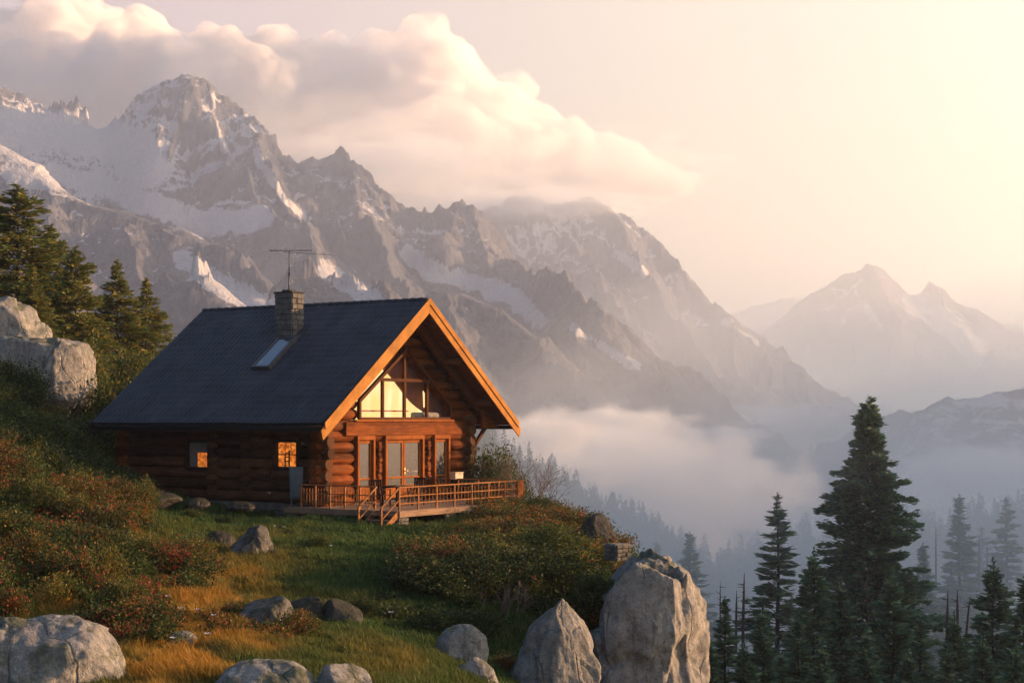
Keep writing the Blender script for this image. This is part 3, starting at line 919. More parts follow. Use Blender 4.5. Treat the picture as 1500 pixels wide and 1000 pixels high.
# sawn log ends between the doors
for x0, x1 in ((D1[1], D2[0]), (D2[1], D3[0])):
    e = MB()
    for k in range(11):
        e.tube([((x0 + x1) / 2 + random.uniform(-.02, .02), -0.27 - random.uniform(0, .05), 0.13 + k * 0.2), ((x0 + x1) / 2, 0.0, 0.13 + k * 0.2)], 0.095, 10, jit=0.06)
    e.build('log_ends', M['log_x'], cabin)

# windows on the shaded long wall
def small_window(q, curtain):
    y0, y1, z0, z1 = q
    f_ = MB(); x = -HW - 0.16
    f_.bb(x - 0.07, x + 0.25, y0 - 0.10, y0 + 0.02, z0 - 0.08, z1 + 0.08); f_.bb(x - 0.07, x + 0.25, y1 - 0.02, y1 + 0.10, z0 - 0.08, z1 + 0.08)
    f_.bb(x - 0.072, x + 0.25, y0 + 0.02, y1 - 0.02, z1 - 0.02, z1 + 0.10); f_.bb(x - 0.10, x + 0.25, y0 + 0.02, y1 - 0.02, z0 - 0.10, z0 + 0.02)
    r_ = f_.build('window', M['dark_wood'], cabin, 0.008)
    p_ = MB(); p_.bb(x + 0.14, x + 0.16, y0, y1, z0, z1); p_.build('pane', M['lit'], r_)
    if curtain:
        c_ = MB()
        mid = y0 + (y1 - y0) * 0.15
        zc = z0 + (z1 - z0) * 0.58
        c_.bb(x + 0.10, x + 0.125, y0 + 0.02, y1 - 0.02, zc, z1 - 0.02)
        c_.bb(x + 0.10, x + 0.125, y0 + (y1 - y0) * 0.62, y1 - 0.03, z0 + 0.02, zc - 0.002)
        c_.build('curtain', M['curtain'], r_)
    else:
        c_ = MB()
        ym = y0 + (y1 - y0) * 0.55
        c_.bb(x + 0.09, x + 0.115, ym - 0.12, ym - 0.07, z0 + 0.02, z0 + 0.62); c_.bb(x + 0.09, x + 0.115, ym + 0.08, ym + 0.12, z0 + 0.02, z0 + 0.5)
        for q_ in (0.2, 0.36, 0.5): c_.bb(x + 0.092, x + 0.113, ym - 0.07, ym + 0.08, z0 + q_, z0 + q_ + 0.04)
        c_.bb(x + 0.085, x + 0.108, y0, y1, (z0 + z1) / 2 - 0.02, (z0 + z1) / 2 + 0.02)
        c_.build('glazing_bars', M['dark_wood'], r_)
small_window(wa, True)
small_window(wb, False)

# stone footing
ft = MB()
def stones(mb, x0, x1, y0, y1, z0, z1, sz=0.42):
    """a rough wall of separate stones filling a box shell"""
    nz = max(1, round((z1 - z0) / (sz * 0.55)))
    hz = (z1 - z0) / nz
    for k in range(nz):
        for ax in (0, 1):
            a, b = (x0, x1) if ax == 0 else (y0, y1)
            pos = a + random.uniform(-0.2, 0) * sz
            while pos < b:
                w = sz * random.uniform(0.6, 1.25)
                p0, p1 = max(a, pos), min(b, pos + w)
                if p1 - p0 > 0.05:
                    for side in (0, 1):
                        o = random.uniform(0.0, 0.035)
                        zc = z0 + (k + 0.5) * hz
                        if ax == 0:
                            yy_ = y0 - o if side == 0 else y1 + o
                            mb.box(((p0 + p1) / 2, yy_ + (0.06 if side == 0 else -0.06), zc), (p1 - p0 - 0.022, 0.14, hz - 0.022), Matrix.Rotation(random.uniform(-.05, .05), 3, 'Y'))
                        else:
                            xx_ = x0 - o if side == 0 else x1 + o
                            mb.box((xx_ + (0.06 if side == 0 else -0.06), (p0 + p1) / 2, zc), (0.14, p1 - p0 - 0.022, hz - 0.022), Matrix.Rotation(random.uniform(-.05, .05), 3, 'X'))
                pos += w
stones(ft, -HW - 0.12, HW + 0.12, -0.12, LW + 0.12, -0.9, 0.0, 0.5)
ft.build('stone_footing', M['masonry'], cabin, 0.02)
fc = MB(); fc.bb(-HW - 0.02, HW + 0.02, -0.02, LW + 0.02, -1.0, -0.02); fc.build('footing_core', M['mortar'], cabin)

# roof: two ribbed tile slopes
SLEN = math.hypot(RW, RIDGE - EAVE)
_jit = np.random.RandomState(6).uniform(-0.006, 0.009, (97, 41))
def roof_slope(side):
    ny, ns = 540, 92
    y = np.linspace(-FO, LW + BO, ny); s = np.linspace(0.0, SLEN, ns)
    Yg_, Sg = np.meshgrid(y, s)
    rib = np.abs(np.sin(Yg_ * math.pi / 0.235)) ** 0.7 * 0.035
    st = (1 - ((Sg / 0.36) % 1.0)) * -0.0 + ((Sg / 0.36) % 1.0) * 0.024
    h = rib + st + 0.05 + 0.022 * fbm(Yg_ * 0.35, Sg * 0.5, o=3, seed=4) + _jit[(np.floor(Yg_ / 0.235).astype(int) % 97), (np.floor(Sg / 0.36).astype(int) % 41)]
    X_ = side * (Sg * math.cos(PIT) + h * math.sin(PIT)); Z_ = RIDGE - Sg * math.sin(PIT) + h * math.cos(PIT)
    top = np.stack([X_, Yg_, Z_], -1).reshape(-1, 3)
    b = -0.06
    Xb = side * (Sg * math.cos(PIT) + b * math.sin(PIT)); Zb = RIDGE - Sg * math.sin(PIT) + b * math.cos(PIT)
    bot = np.stack([Xb, Yg_, Zb], -1)[[0, -1]][:, [0, -1]].reshape(-1, 3)
    fs = grid_faces(ns, ny)
    o_ = np_mesh('roof_slope', np.concatenate([top, bot]), [fs, np.array([[len(top), len(top) + 1, len(top) + 3, len(top) + 2]])], M['roof'], cabin, smooth=False)
    return o_
left_slope = roof_slope(-1)
right_slope = roof_slope(1)
cap = MB()
for i in range(int((LW + BO + FO) / 0.4)):
    y = -FO + i * 0.4
    cap.tube([(0, y, RIDGE + 0.02), (0, y + 0.41, RIDGE + 0.035)], [0.115, 0.13], 10)
cap.build('ridge_cap', M['roof'], cabin)
def slp(side, s, y, off=0.0):
    return Vector((side * (s * math.cos(PIT) + off * math.sin(PIT)), y, RIDGE - s * math.sin(PIT) + off * math.cos(PIT)))
for side in (-1, 1):
    # plank lining under the slope
    sf = MB()
    nb = 40
    for i in range(nb):
        s0, s1 = 0.06 + (SLEN - 0.1) * i / nb, 0.06 + (SLEN - 0.1) * (i + 1) / nb - 0.012
        q = [slp(side, s0, -FO + 0.06, -0.065), slp(side, s1, -FO + 0.06, -0.065), slp(side, s1, -FO + 0.06, -0.10), slp(side, s0, -FO + 0.06, -0.10)]
        sf.prism(q, (0, FO + LW + BO - 0.12, 0))
    sf.build('soffit', M['soffit'], cabin)
    # bargeboards front: a broad inner board and a narrower one above it
    for (o0, o1, yb, th, ext, nm) in ((-0.36, -0.02, -FO - 0.05, 0.05, 0.42, 'bargeboard'), (-0.10, 0.10, -FO - 0.09, 0.039, 0.12, 'verge_board')):
        b_ = MB()
        b_.prism([slp(side, 0, yb, o0) if False else Vector((0, yb, RIDGE + o0 / math.cos(PIT))), slp(side, SLEN + ext, yb, o0), slp(side, SLEN + ext - 0.12, yb, o1), Vector((0, yb, RIDGE + o1 / math.cos(PIT)))], (0, th, 0))
        b_.build(nm, M['barge'], cabin, 0.008)
    b_ = MB()
    b_.prism([Vector((0, LW + BO, RIDGE - 0.3)), slp(side, SLEN + 0.2, LW + BO, -0.26), slp(side, SLEN + 0.1, LW + BO, 0.06), Vector((0, LW + BO, RIDGE + 0.06))], (0, 0.05, 0))
    b_.build('bargeboard', M['dark_wood'], cabin, 0.008)
    # heavy rafter against the gable wall
    r_ = MB()
    r_.prism([Vector((0, -0.62, RIDGE - 0.14)), slp(side, SLEN - 0.3, -0.62, -0.105), slp(side, SLEN - 0.3, -0.62, -0.42), Vector((0, -0.62, RIDGE - 0.55))], (0, 0.24, 0))
    r_.build('rafter', M['soffit'], cabin, 0.012)
    # gutter with brackets along the eave
    g_ = MB()
    e = slp(side, SLEN + 0.07, 0, -0.02)
    pts = []
    for a in np.linspace(math.pi, 2 * math.pi, 9): pts.append((e.x + 0.075 * math.cos(a), -FO + 0.05, e.z + 0.075 * math.sin(a)))
    for a in np.linspace(2 * math.pi, math.pi, 9): pts.append((e.x + 0.063 * math.cos(a), -FO + 0.05, e.z + 0.005 + 0.063 * math.sin(a)))
    g_.prism(pts, (0, LW + BO + FO - 0.1, 0))
    g_.bb(e.x - side * 0.10 - 0.02, e.x - side * 0.10 + 0.02, -FO + 0.06, LW + BO - 0.05, e.z - 0.16, e.z + 0.0)
    g_.build('gutter', M['gutter'], cabin)
# purlins reaching out to the bargeboards
for x, s in ((-HW, 1), (HW, 1), (0, 0), (-2.4, 1), (2.4, 1)):
    z = RIDGE - abs(x) * math.tan(PIT) - 0.36
    p_ = MB(); p_.tube([(x, -FO + 0.08, z), (x, 0.4, z)], 0.15, 14, jit=0.02); p_.build('purlin', M['log_y'], cabin)
# boxed eave at the front right and left corners
for side in (-1, 1):
    b_ = MB()
    z0 = EAVE + 0.02
    x0, x1 = HW + 0.25, RW - 0.22
    b_.prism([(side * x0, -0.75, z0 - 0.18), (side * x1, -0.75, z0 - 0.18), (side * x1, -0.75, z0 - 0.08), (side * x0, -0.75, z0 + 0.55)], (0, 0.12, 0))
    for i in range(5): b_.bb(side * x0, side * x1, -0.62 + i * 0.16, -0.47 + i * 0.16, z0 - 0.18, z0 - 0.15)
    b_.build('boxed_eave', M['log_x'], cabin, 0.01)
    if side < 0: continue
    br_ = MB(); br_.bar((side * (HW + 0.2), -0.3, 1.9), (side * (RW - 0.5), -0.3, EAVE - 0.1), 0.13, 0.13); br_.build('brace', M['log_y'], cabin, 0.01)

# chimney on the left slope
c0 = rf(409, 490, 0.05); c1 = rf(429, 497, 0.05)
chx, chy = c1[0] + 0.33, (c0[1] + c1[1]) / 2
chw, chd = 0.66, abs(c0[1] - c1[1]) - 0.08
ztop = (HZ - 430) / F * (toW((chx, chy, 0)).y) - Z0
ch = MB()
zb = RIDGE - (abs(chx) + 0.6) * math.tan(PIT)
stones(ch, chx - chw / 2, chx + chw / 2, chy - chd / 2, chy + chd / 2, zb, ztop, 0.36)
cho = ch.build('chimney', M['masonry'], left_slope, 0.015)
cc = MB(); cc.bb(chx - chw / 2 + .03, chx + chw / 2 - .03, chy - chd / 2 + .03, chy + chd / 2 - .03, zb, ztop - 0.05)
cc.bb(chx - chw / 2 - .05, chx + chw / 2 + .05, chy - chd / 2 - .05, chy + chd / 2 + .05, ztop + 0.002, ztop + 0.06)
cc.bb(chx - .2, chx + .2, chy - .2, chy + .2, ztop + 0.06, ztop + 0.14)
cc.build('chimney_core', M['mortar'], left_slope, 0.01)
# skylight below the chimney
q = [rf(399, 496, 0.1), rf(422, 496, 0.1), rf(397, 539, 0.1), rf(371, 539, 0.1)]
yc = [p[1] for p in q]
s_top = abs(q[0][0]) / math.cos(PIT); s_bot = abs(q[2][0]) / math.cos(PIT)
ya, yb_ = min(q[2][1], q[3][1]), max(q[2][1], q[3][1])
sk = MB()
def slope_box(mb, s0, s1, y0, y1, o0, o1):
    mb.prism([slp(-1, s0, y0, o0), slp(-1, s1, y0, o0), slp(-1, s1, y0, o1), slp(-1, s0, y0, o1)], (0, y1 - y0, 0))
slope_box(sk, s_top, s_bot, ya, ya + 0.09, 0.0, 0.24); slope_box(sk, s_top, s_bot, yb_ - 0.09, yb_, 0.0, 0.24)
slope_box(sk, s_top, s_top + 0.09, ya + 0.09, yb_ - 0.09, 0.0, 0.238); slope_box(sk, s_bot - 0.09, s_bot, ya + 0.09, yb_ - 0.09, 0.0, 0.238)
sko = sk.build('skylight', M['flash'], left_slope, 0.01)
g = MB(); slope_box(g, s_top + 0.08, s_bot - 0.08, ya + 0.08, yb_ - 0.08, 0.17, 0.2); g.build('pane', M['door_glass'], sko)
fl = MB(); slope_box(fl, s_top - 0.3, s_top - 0.02, ya, yb_ + 0.2, 0.09, 0.13); fl.build('flashing', M['flash'], left_slope)

# television aerial on the chimney
base = toW((chx, chy, ztop + 0.02))
an = empty('television_aerial', base, 0, 'thin dark television aerial standing on the stone chimney', 'aerial')
hm = (427 - 366) / F * base.y
mb = MB(); mb.tube([(0, 0, -0.02), (0, 0, hm * 0.45)], 0.03, 8); mb.tube([(0, 0, hm * 0.45), (0, 0, hm + 0.04)], 0.018, 8); mb.box((0, 0, hm * 0.46), (0.08, 0.08, 0.08)); mb.build('mast', M['metal'], an)
sc_ = base.y / F
mb = MB(); mb.tube([(-30 * sc_, 0.3, hm + 0.06), (34 * sc_, -0.2, hm + 0.02)], 0.016, 6)
mb.tube([(-8 * sc_, -0.1, hm - 0.03), (70 * sc_, 0.2, hm - 0.14)], 0.010, 6); mb.build('boom', M['metal'], an)
mb = MB()
for k in range(8):
    x = (-26 + k * 8) * sc_
    mb.tube([(x - 0.04, -0.42 + 0.02 * k, hm + 0.05 - 0.002 * k), (x + 0.06, 0.42 - 0.02 * k, hm + 0.05 - 0.004 * k)], 0.008, 5)
mb.build('elements', M['metal'], an)

# ------------------------------------------------------------------ deck with railing and steps
dk = empty('wooden_deck', (O2[0], O2[1], Z0), AL, 'raised wooden deck with railing in front of the cabin gable', 'deck')
DX0, DX1, DY = -5.35, 2.35, -4.2
b = MB()
nb = 34
for i in range(nb):
    y0 = DY + (1.0 - DY) * i / nb
    x1 = DX1 if y0 < -0.15 else -HW - 0.25
    b.bb(DX0, x1, y0, y0 + (1.0 - DY) / nb - 0.012, -0.13, -0.085)
b.build('deck_boards', M['deck'], dk)
b = MB()
b.bb(DX0 - 0.03, DX1, DY - 0.05, DY - 0.003, -0.30, -0.088); b.bb(DX0 - 0.05, DX0 - 0.003, DY - 0.05, 1.0, -0.30, -0.09); b.bb(DX1 + 0.003, DX1 + 0.05, DY - 0.05, -0.2, -0.3, -0.09)
for y in np.linspace(DY + 0.3, -0.4, 5): b.bb(DX0 + 0.05, DX1 - 0.05, y - 0.04, y + 0.04, -0.28, -0.135)
b.build('deck_frame', M['deck'], dk, 0.008)
for (x, y) in ((DX0 + 0.35, 0.75), (DX0 + 0.35, 0.0), (DX0 + 0.35, -1.4), (DX0 + 0.35, -3.8), (-2.2, -3.8), (0.3, -3.8), (2.0, -3.8)):
    b = MB(); stones(b, x - 0.3, x + 0.3, y - 0.3, y + 0.3, -1.3, -0.3, 0.3); b.bb(x - .24, x + .24, y - .24, y + .24, -1.3, -0.302)
    b.build('stone_pier', M['masonry'], dk, 0.02)
RH = 0.72
def railing(a, bb_, n, wires=0, end=None):
    a, bb_ = Vector(a), Vector(bb_)
    rails = MB()
    for i in range(n + 1):
        p = a.lerp(bb_, i / n)
        m_ = MB(); m_.box((p.x, p.y, (RH - 0.1) / 2), (0.06, 0.06, RH + 0.05)); m_.build('railing_post', M['rail'], dk, 0.006)
        if i < n:
            q = a.lerp(bb_, (i + 1) / n)
            for k in range(1, 5):
                w = p.lerp(q, k / 5)
                m_ = MB(); m_.box((w.x, w.y, RH / 2 - .05), (0.016, 0.016, RH - 0.12)); m_.build('baluster', M['rail'], dk)
    d = (bb_ - a).normalized() * 0.06
    z = Vector((0, 0, 1))
    rails.bar(a - d + z * RH, bb_ + d + z * RH, 0.10, 0.04)
    for h_ in (0.16, 0.42): rails.bar(a + z * h_, bb_ + z * h_, 0.03, 0.035)
    rails.build('railing_rails', M['rail'], dk, 0.006)
SX = DX0 + 0.95       # the gap for the steps is on the left side by the front corner
railing((DX0 + 0.05, 0.25, 0), (DX0 + 0.05, -3.1, 0), 5)
railing((DX0 + 0.05, DY + 0.05, 0), (DX1 - 0.05, DY + 0.05, 0), 7)
railing((DX1 - 0.05, DY + 0.1, 0), (DX1 - 0.05, -0.3, 0), 4)
b = MB(); b.bb(DX1 - 0.32, DX1 + 0.06, DY - 0.02, DY + 0.10, -0.08, RH + 0.02); b.build('end_post', M['trim'], dk, 0.01)
# steps going down from the left edge
st = MB()
for k in range(3):
    st.bb(DX0 - 0.30 * (k + 1) + 0.0, DX0 - 0.30 * k - 0.055, -4.1, -3.2, -0.25 - 0.17 * k, -0.20 - 0.17 * k)
st.build('steps', M['deck'], dk, 0.006)
sg = MB()
for y in (-4.17, -3.17): sg.bar((DX0 - 0.02, y, -0.16), (DX0 - 1.05, y, -0.85), 0.05, 0.20)
sg.build('stringers', M['rail'], dk, 0.006)
hr = MB()
for y in (-4.15, -3.17):
    hr.bar((DX0 + 0.05, y, RH), (DX0 - 0.95, y, RH - 0.66), 0.05, 0.05)
    hr.bar((DX0 - 0.95, y, RH - 0.66), (DX0 - 0.95, y, -0.95), 0.07, 0.07, (0, 1, 0))
    hr.bar((DX0 + 0.05, y, 0.30), (DX0 - 0.95, y, -0.36), 0.035, 0.035)
hr.build('stair_handrail', M['rail'], dk, 0.005)

# tall covered box on the deck's left end
p = toW((-5.02, 0.72, -0.085))
gr = empty('covered_grill', p, AL - R(50), 'tall blue grey covered box on short dark legs against the shaded long wall', 'covered grill')
b = MB()
pr = [(0.22, 0.16), (0.22, 0.17), (0.235, 0.19), (0.25, 0.20), (0.26, 0.205), (0.24, 0.19)]
zs = [0.26, 0.40, 0.75, 1.1, 1.38, 1.43]
vs, fs = [], []
for (hx, hy), z in zip(pr, zs):
    for a in range(24):
        an_ = 2 * math.pi * a / 24
        ca, sa = math.cos(an_), math.sin(an_)
        x = hx * abs(ca) ** 0.35 * (1 if ca > 0 else -1); y = hy * abs(sa) ** 0.35 * (1 if sa > 0 else -1)
        vs.append((x + random.uniform(-.008, .008), y + random.uniform(-.008, .008), z))
for k in range(5):
    for a in range(24): fs.append((k * 24 + a, k * 24 + (a + 1) % 24, (k + 1) * 24 + (a + 1) % 24, (k + 1) * 24 + a))
fs.append(tuple(range(24))[::-1]); fs.append(tuple(5 * 24 + a for a in range(24)))
b.add(vs, fs, True); b.build('cover', M['cloth'], gr)
for sx_ in (-1, 1):
    b = MB()
    for sy_ in (-1, 1): b.bar((sx_ * 0.17, sy_ * 0.12, 0.0), (sx_ * 0.17, sy_ * 0.12, 0.28), 0.04, 0.04, (1, 0, 0))
    b.bar((sx_ * .17, -.12, .12), (sx_ * .17, .12, .12), 0.03, 0.03)
    b.build('leg_frame', M['metal'], gr)

# terrace furniture
def patio_table(px, py, label):
    p = toW((px, py, -0.085))
    e = empty('patio_table', p, AL, label, 'table')
    b = MB()
    for i in range(6): b.bb(-0.5 + i * 0.168, -0.5 + i * 0.168 + 0.155, -0.42, 0.42, 0.70, 0.735)
    b.bb(-0.46, 0.46, -0.38, -0.33, 0.64, 0.699); b.bb(-0.46, 0.46, 0.33, 0.38, 0.64, 0.699); b.build('table_top', M['dark_wood'], e, 0.004)
    for sx_ in (-1, 1):
        for sy_ in (-1, 1):
            b = MB(); b.bar((sx_ * 0.44, sy_ * 0.35, 0.0), (sx_ * 0.40, sy_ * 0.32, 0.69), 0.06, 0.06, (0, 1, 0)); b.build('leg', M['dark_wood'], e)
    return e
def patio_chair(px, py, rz, label):
    p = toW((px, py, -0.085))
    e = empty('patio_chair', p, AL + rz, label, 'chair')
    b = MB()
    for i in range(5): b.bb(-0.24, 0.24, -0.22 + i * 0.09, -0.22 + i * 0.09 + 0.078, 0.42, 0.445)
    b.build('seat', M['dark_wood'], e, 0.003)
    b = MB()
    for i in range(5): b.bar((-0.2 + i * 0.1, 0.25, 0.45), (-0.2 + i * 0.1, 0.34, 0.95), 0.06, 0.02, (0, 1, 0))
    b.bar((-0.25, 0.345, 0.95), (0.25, 0.345, 0.95), 0.04, 0.07); b.build('backrest', M['dark_wood'], e, 0.003)
    for sx_ in (-1, 1):
        for sy_ in (-1, 1):
            b = MB(); b.bar((sx_ * 0.22, sy_ * 0.2, 0.0), (sx_ * 0.22, sy_ * 0.2, 0.43), 0.045, 0.045, (0, 1, 0)); b.build('leg', M['dark_wood'], e)
        b = MB(); b.bb(sx_ * 0.25 - 0.03, sx_ * 0.25 + 0.03, -0.2, 0.3, 0.62, 0.645); b.bb(sx_ * .25 - .02, sx_ * .25 + .02, -.19, -.14, .43, .62); b.build('armrest', M['dark_wood'], e, 0.003)
    return e
patio_table(-2.6, -2.0, 'dark slatted wooden table on the deck in front of the double door')
patio_chair(-3.5, -2.0, R(90), 'dark wooden armchair left of the deck table')
patio_chair(-1.6, -2.1, R(-80), 'dark wooden armchair right of the deck table')
# small cream box on a stand by the right corner
p = toW(tuple(loc_ray(669, 731, (0, 0, -0.085), (0, 0, 1))))
e = empty('cream_box', p, AL, 'small cream box on a slim stand at the deck by the right hand log corner', 'box')
b = MB(); b.bb(-0.27, 0.27, -0.13, 0.13, 0.78, 1.04); b.build('body', M['cream'], e, 0.02)
b = MB(); b.bb(-0.29, 0.29, -0.15, 0.15, 1.042, 1.065); b.build('lid', M['cream'], e, 0.008)
for sx_ in (-1, 1):
    b = MB(); b.bb(sx_ * 0.2 - 0.025, sx_ * 0.2 + 0.025, -0.1, 0.1, 0.0, 0.78); b.build('leg', M['dark_wood'], e)

# things on the shaded long wall
p = toW(tuple(lf(388, 694, -HW - 0.30)))
lg = MB(); lg.tube([(-0.25, 0, 0), (0.30, 0, 0)], 0.20, 16, jit=0.03)
o = lg.build('hanging_log_slice', M['log_y'], None); o.location = p; o.rotation_euler = (0, 0, AL); tag(o, 'short round log stub sticking out of the shaded long wall between the two small windows', 'log')
p = toW(tuple(lf(394, 723, -HW - 0.17)))
e = empty('wall_lamp', p, AL, 'tiny pale square fitting low on the shaded long wall', 'wall fitting')
b = MB(); b.bb(-0.02, 0.06, -0.07, 0.07, -0.07, 0.07); b.build('plate', M['cream'], e, 0.01)
b = MB(); b.bb(-0.05, -0.021, -0.035, 0.035, -0.035, 0.035); b.build('socket', M['metal'], e)
# ------------------------------------------------------------------ boulders
def ico(sub):
    bm = bmesh.new(); bmesh.ops.create_icosphere(bm, subdivisions=sub, radius=1)
    V = np.array([v.co[:] for v in bm.verts]); Fc = np.array([[v.index for v in f.verts] for f in bm.faces]); bm.free()
    return V, Fc
_ico = {k: ico(k) for k in (3, 4, 5, 6)}
def boulder(name, label, c, size, seed, cuts=(), sub=5, rough=0.10, rz=0.0, group=None, cat='boulder', power=1.0, shape=None, mat='granite', blocks=0):
    V, Fc = _ico[sub]
    V = V.copy()
    if power != 1.0:                                  # squarer than a ball
        q = (np.abs(V) ** power).sum(1) ** (1 / power)
        V = V / q[:, None]
    if shape: V = shape(V)
    rs = np.random.RandomState(seed)
    nc = list(cuts)
    for k in range(7):                               # broken faces
        n = rs.normal(size=3); n /= np.linalg.norm(n); nc.append((*n, rs.uniform(0.74, 0.95)))
    for a, b, d, h in nc:
        n = np.array([a, b, d], float); n /= np.linalg.norm(n)
        s = V @ n - h
        V = V - np.where(s > 0, s * 0.88, 0)[:, None] * n
    if blocks:                                       # broken into angular blocks with grooves between them
        sd_ = rs.normal(size=(blocks, 3)); sd_ /= np.linalg.norm(sd_, axis=1)[:, None]; sd_ *= rs.uniform(0.75, 1.15, (blocks, 1))
        Q = V * np.array([1, 1, 0.62]) + 0.10 * np.stack([fbm(V[:, 0] * 2, V[:, 1] * 2, V[:, 2] * 2, 4, seed + k_) for k_ in (80, 81, 82)], 1)
        dd = np.linalg.norm(Q[:, None, :] - (sd_ * np.array([1, 1, 0.62]))[None], axis=2)
        ix = np.argsort(dd, 1); f1 = np.take_along_axis(dd, ix[:, :1], 1)[:, 0]; f2 = np.take_along_axis(dd, ix[:, 1:2], 1)[:, 0]
        am = rs.uniform(-0.09, 0.05, blocks); tl = rs.normal(size=(blocks, 3)) * 0.10
        c1_ = ix[:, 0]
        nn = V / np.linalg.norm(V, axis=1)[:, None]
        off = am[c1_] + ((V - sd_[c1_]) * tl[c1_]).sum(1)
        V = V + nn * (off * sstep(0.0, 0.05, f2 - f1) - 0.05 * np.exp(-(f2 - f1) / 0.018))[:, None]
    N = V / np.linalg.norm(V, axis=1)[:, None]
    S = np.array(size, float)
    Wp = V * S
    f = 1.0 / max(S.max(), 0.3)
    d = fbm(Wp[:, 0] * f * 1.2, Wp[:, 1] * f * 1.2, Wp[:, 2] * f * 1.2, 6, seed) * rough
    d += (ridged(Wp[:, 0] * f * 1.6, Wp[:, 1] * f * 1.6, Wp[:, 2] * f * 0.8, 4, seed + 50) - 0.5) * rough * 0.7
    d += (ridged(Wp[:, 0] * f * 5, Wp[:, 1] * f * 5, Wp[:, 2] * f * 2.2, 4, seed + 70) - 0.5) * rough * 0.42
    d += fbm(Wp[:, 0] * 6, Wp[:, 1] * 6, Wp[:, 2] * 6, 3, seed + 9) * 0.012
    V = V + N * d[:, None]
    lo_, hi_ = V.min(0), V.max(0)
    V[:, 0] = (V[:, 0] - lo_[0]) / (hi_[0] - lo_[0]) * 2 - 1
    V[:, 2] = (V[:, 2] - lo_[2]) / (hi_[2] - lo_[2]) * 2 - 1
    o = np_mesh(name, V * S, Fc, M[mat], smooth=True)
    o.location = c; o.rotation_euler = (0, 0, rz)
    return tag(o, label, cat, group)
def ground_Y(px, py):
    Ys = np.linspace(24, 75, 400); sy = HZ - F * gh((px - 750) / F * Ys, Ys) / Ys
    k = np.where(sy >= py)[0]
    return float(Ys[k[-1]]) if len(k) else 26.0
def rock(label, px0, px1, top, foot, seed, Y=None, deep=0.72, depth=0.85, **kw):
    """boulder seen between two columns, from its top row down to where it meets the ground"""
    pc = (px0 + px1) / 2
    if Y is None: Y = ground_Y(pc, foot) + 0.2
    w = (px1 - px0) / F * Y / 2; h = (foot - top) / F * Y * deep
    c = P(pc, top, Y)
    return boulder('boulder', label, Vector((c.x, Y + w * depth * 0.6, c.z - h)), (w, w * depth, h), seed, **kw)
def on(px, py, Y, dz=0.0):
    p = P(px, py, Y); return Vector((p.x, p.y, p.z + dz))

def bluff(V):
    V = V.copy()
    row = 948 - 137 * V[:, 2]
    r_ = np.interp(row, [812, 826, 845, 870, 912, 945, 975, 1085], [0.16, 0.34, 0.50, 0.68, 1.0, 0.92, 0.78, 0.84])
    l_ = np.interp(row, [812, 830, 880, 1085], [0.55, 0.78, 1.0, 1.0])
    V[:, 0] *= np.where(V[:, 0] > 0, r_, l_)
    return V
def fin(V):
    V = V.copy()
    row = 962 - 83 * V[:, 2]
    c_ = np.interp(row, [879, 900, 915, 945, 1045], [12, 6, 1, -1, 0]) / 67
    h_ = np.interp(row, [879, 886, 900, 915, 945, 985, 1045], [8, 14, 24, 33, 47, 66, 70]) / 67
    V[:, 0] = V[:, 0] * h_ + c_
    V[:, 1] *= 0.35 + 0.65 * h_
    return V
rock('huge granite bluff at the cliff edge with its right face sunlit', 868, 1052, 812, 1085, 5, Y=37.6, deep=0.52, depth=1.3, sub=6, rough=0.12, power=5.0, shape=bluff, blocks=30, cuts=[(0.80, -0.60, 0.06, 0.50), (-0.30, -0.95, 0.12, 0.98), (0.35, -0.3, 0.9, 1.15), (0.5, -0.6, 0.6, 1.10)])
rock('tall pointed grey boulder left of the huge bluff', 735, 882, 879, 1045, 12, Y=34.6, deep=0.62, depth=0.8, sub=6, blocks=9, rough=0.085, power=4.5, shape=fin, cuts=[(-0.6, -0.75, 0.25, 0.70), (0.62, -0.75, 0.2, 0.66)])
rock('rounded grey boulder in the shade left of the pointed one', 637, 716, 917, 985, 21, Y=34.2, rough=0.08, cuts=[(0.1, -0.9, 0.5, 0.8)])
rock('half buried grey boulder at the bottom edge below the rounded one', 650, 732, 964, 1040, 22, Y=32.2, rough=0.08)
rock('dark weathered boulder on the skyline behind the small stone block', 848, 906, 752, 815, 23, Y=49.5, mat='mossy', rough=0.13, power=2.4, cuts=[(0.5, -0.5, 0.6, 0.75)])  # mossy: granite darkened to stand in for deep shade, plus extra moss
rock('reddish boulder alone on the lawn below the cabin', 334, 398, 769, 817, 24, mat='brown_granite', blocks=8, rough=0.09, power=2.4, cuts=[(-0.6, -0.3, 0.75, 0.60), (0.8, -0.5, 0.3, 0.72)])
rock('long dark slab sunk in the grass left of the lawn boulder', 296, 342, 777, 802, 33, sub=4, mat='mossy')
rock('flat blue grey slab in the middle of the meadow with an upright right end', 348, 426, 876, 918, 25, mat='brown_granite', rough=0.08, power=2.8, cuts=[(-0.3, -0.3, 0.9, 0.50), (0.9, -0.3, 0.1, 0.8)])
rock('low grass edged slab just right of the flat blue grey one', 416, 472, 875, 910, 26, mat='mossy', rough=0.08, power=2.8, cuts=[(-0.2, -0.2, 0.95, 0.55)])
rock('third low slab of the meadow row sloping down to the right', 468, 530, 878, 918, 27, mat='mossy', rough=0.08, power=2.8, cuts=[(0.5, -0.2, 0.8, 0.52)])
rock('small smooth pale stone in the golden grass', 238, 290, 925, 952, 28, rough=0.05)
rock('big rounded boulder cut off by the bottom left corner', -70, 171, 908, 1060, 29, Y=24.9, blocks=5, rough=0.06, power=2.3, sub=6, cuts=[(0.1, -0.75, 0.66, 0.82), (0.8, -0.2, 0.55, 0.88)])
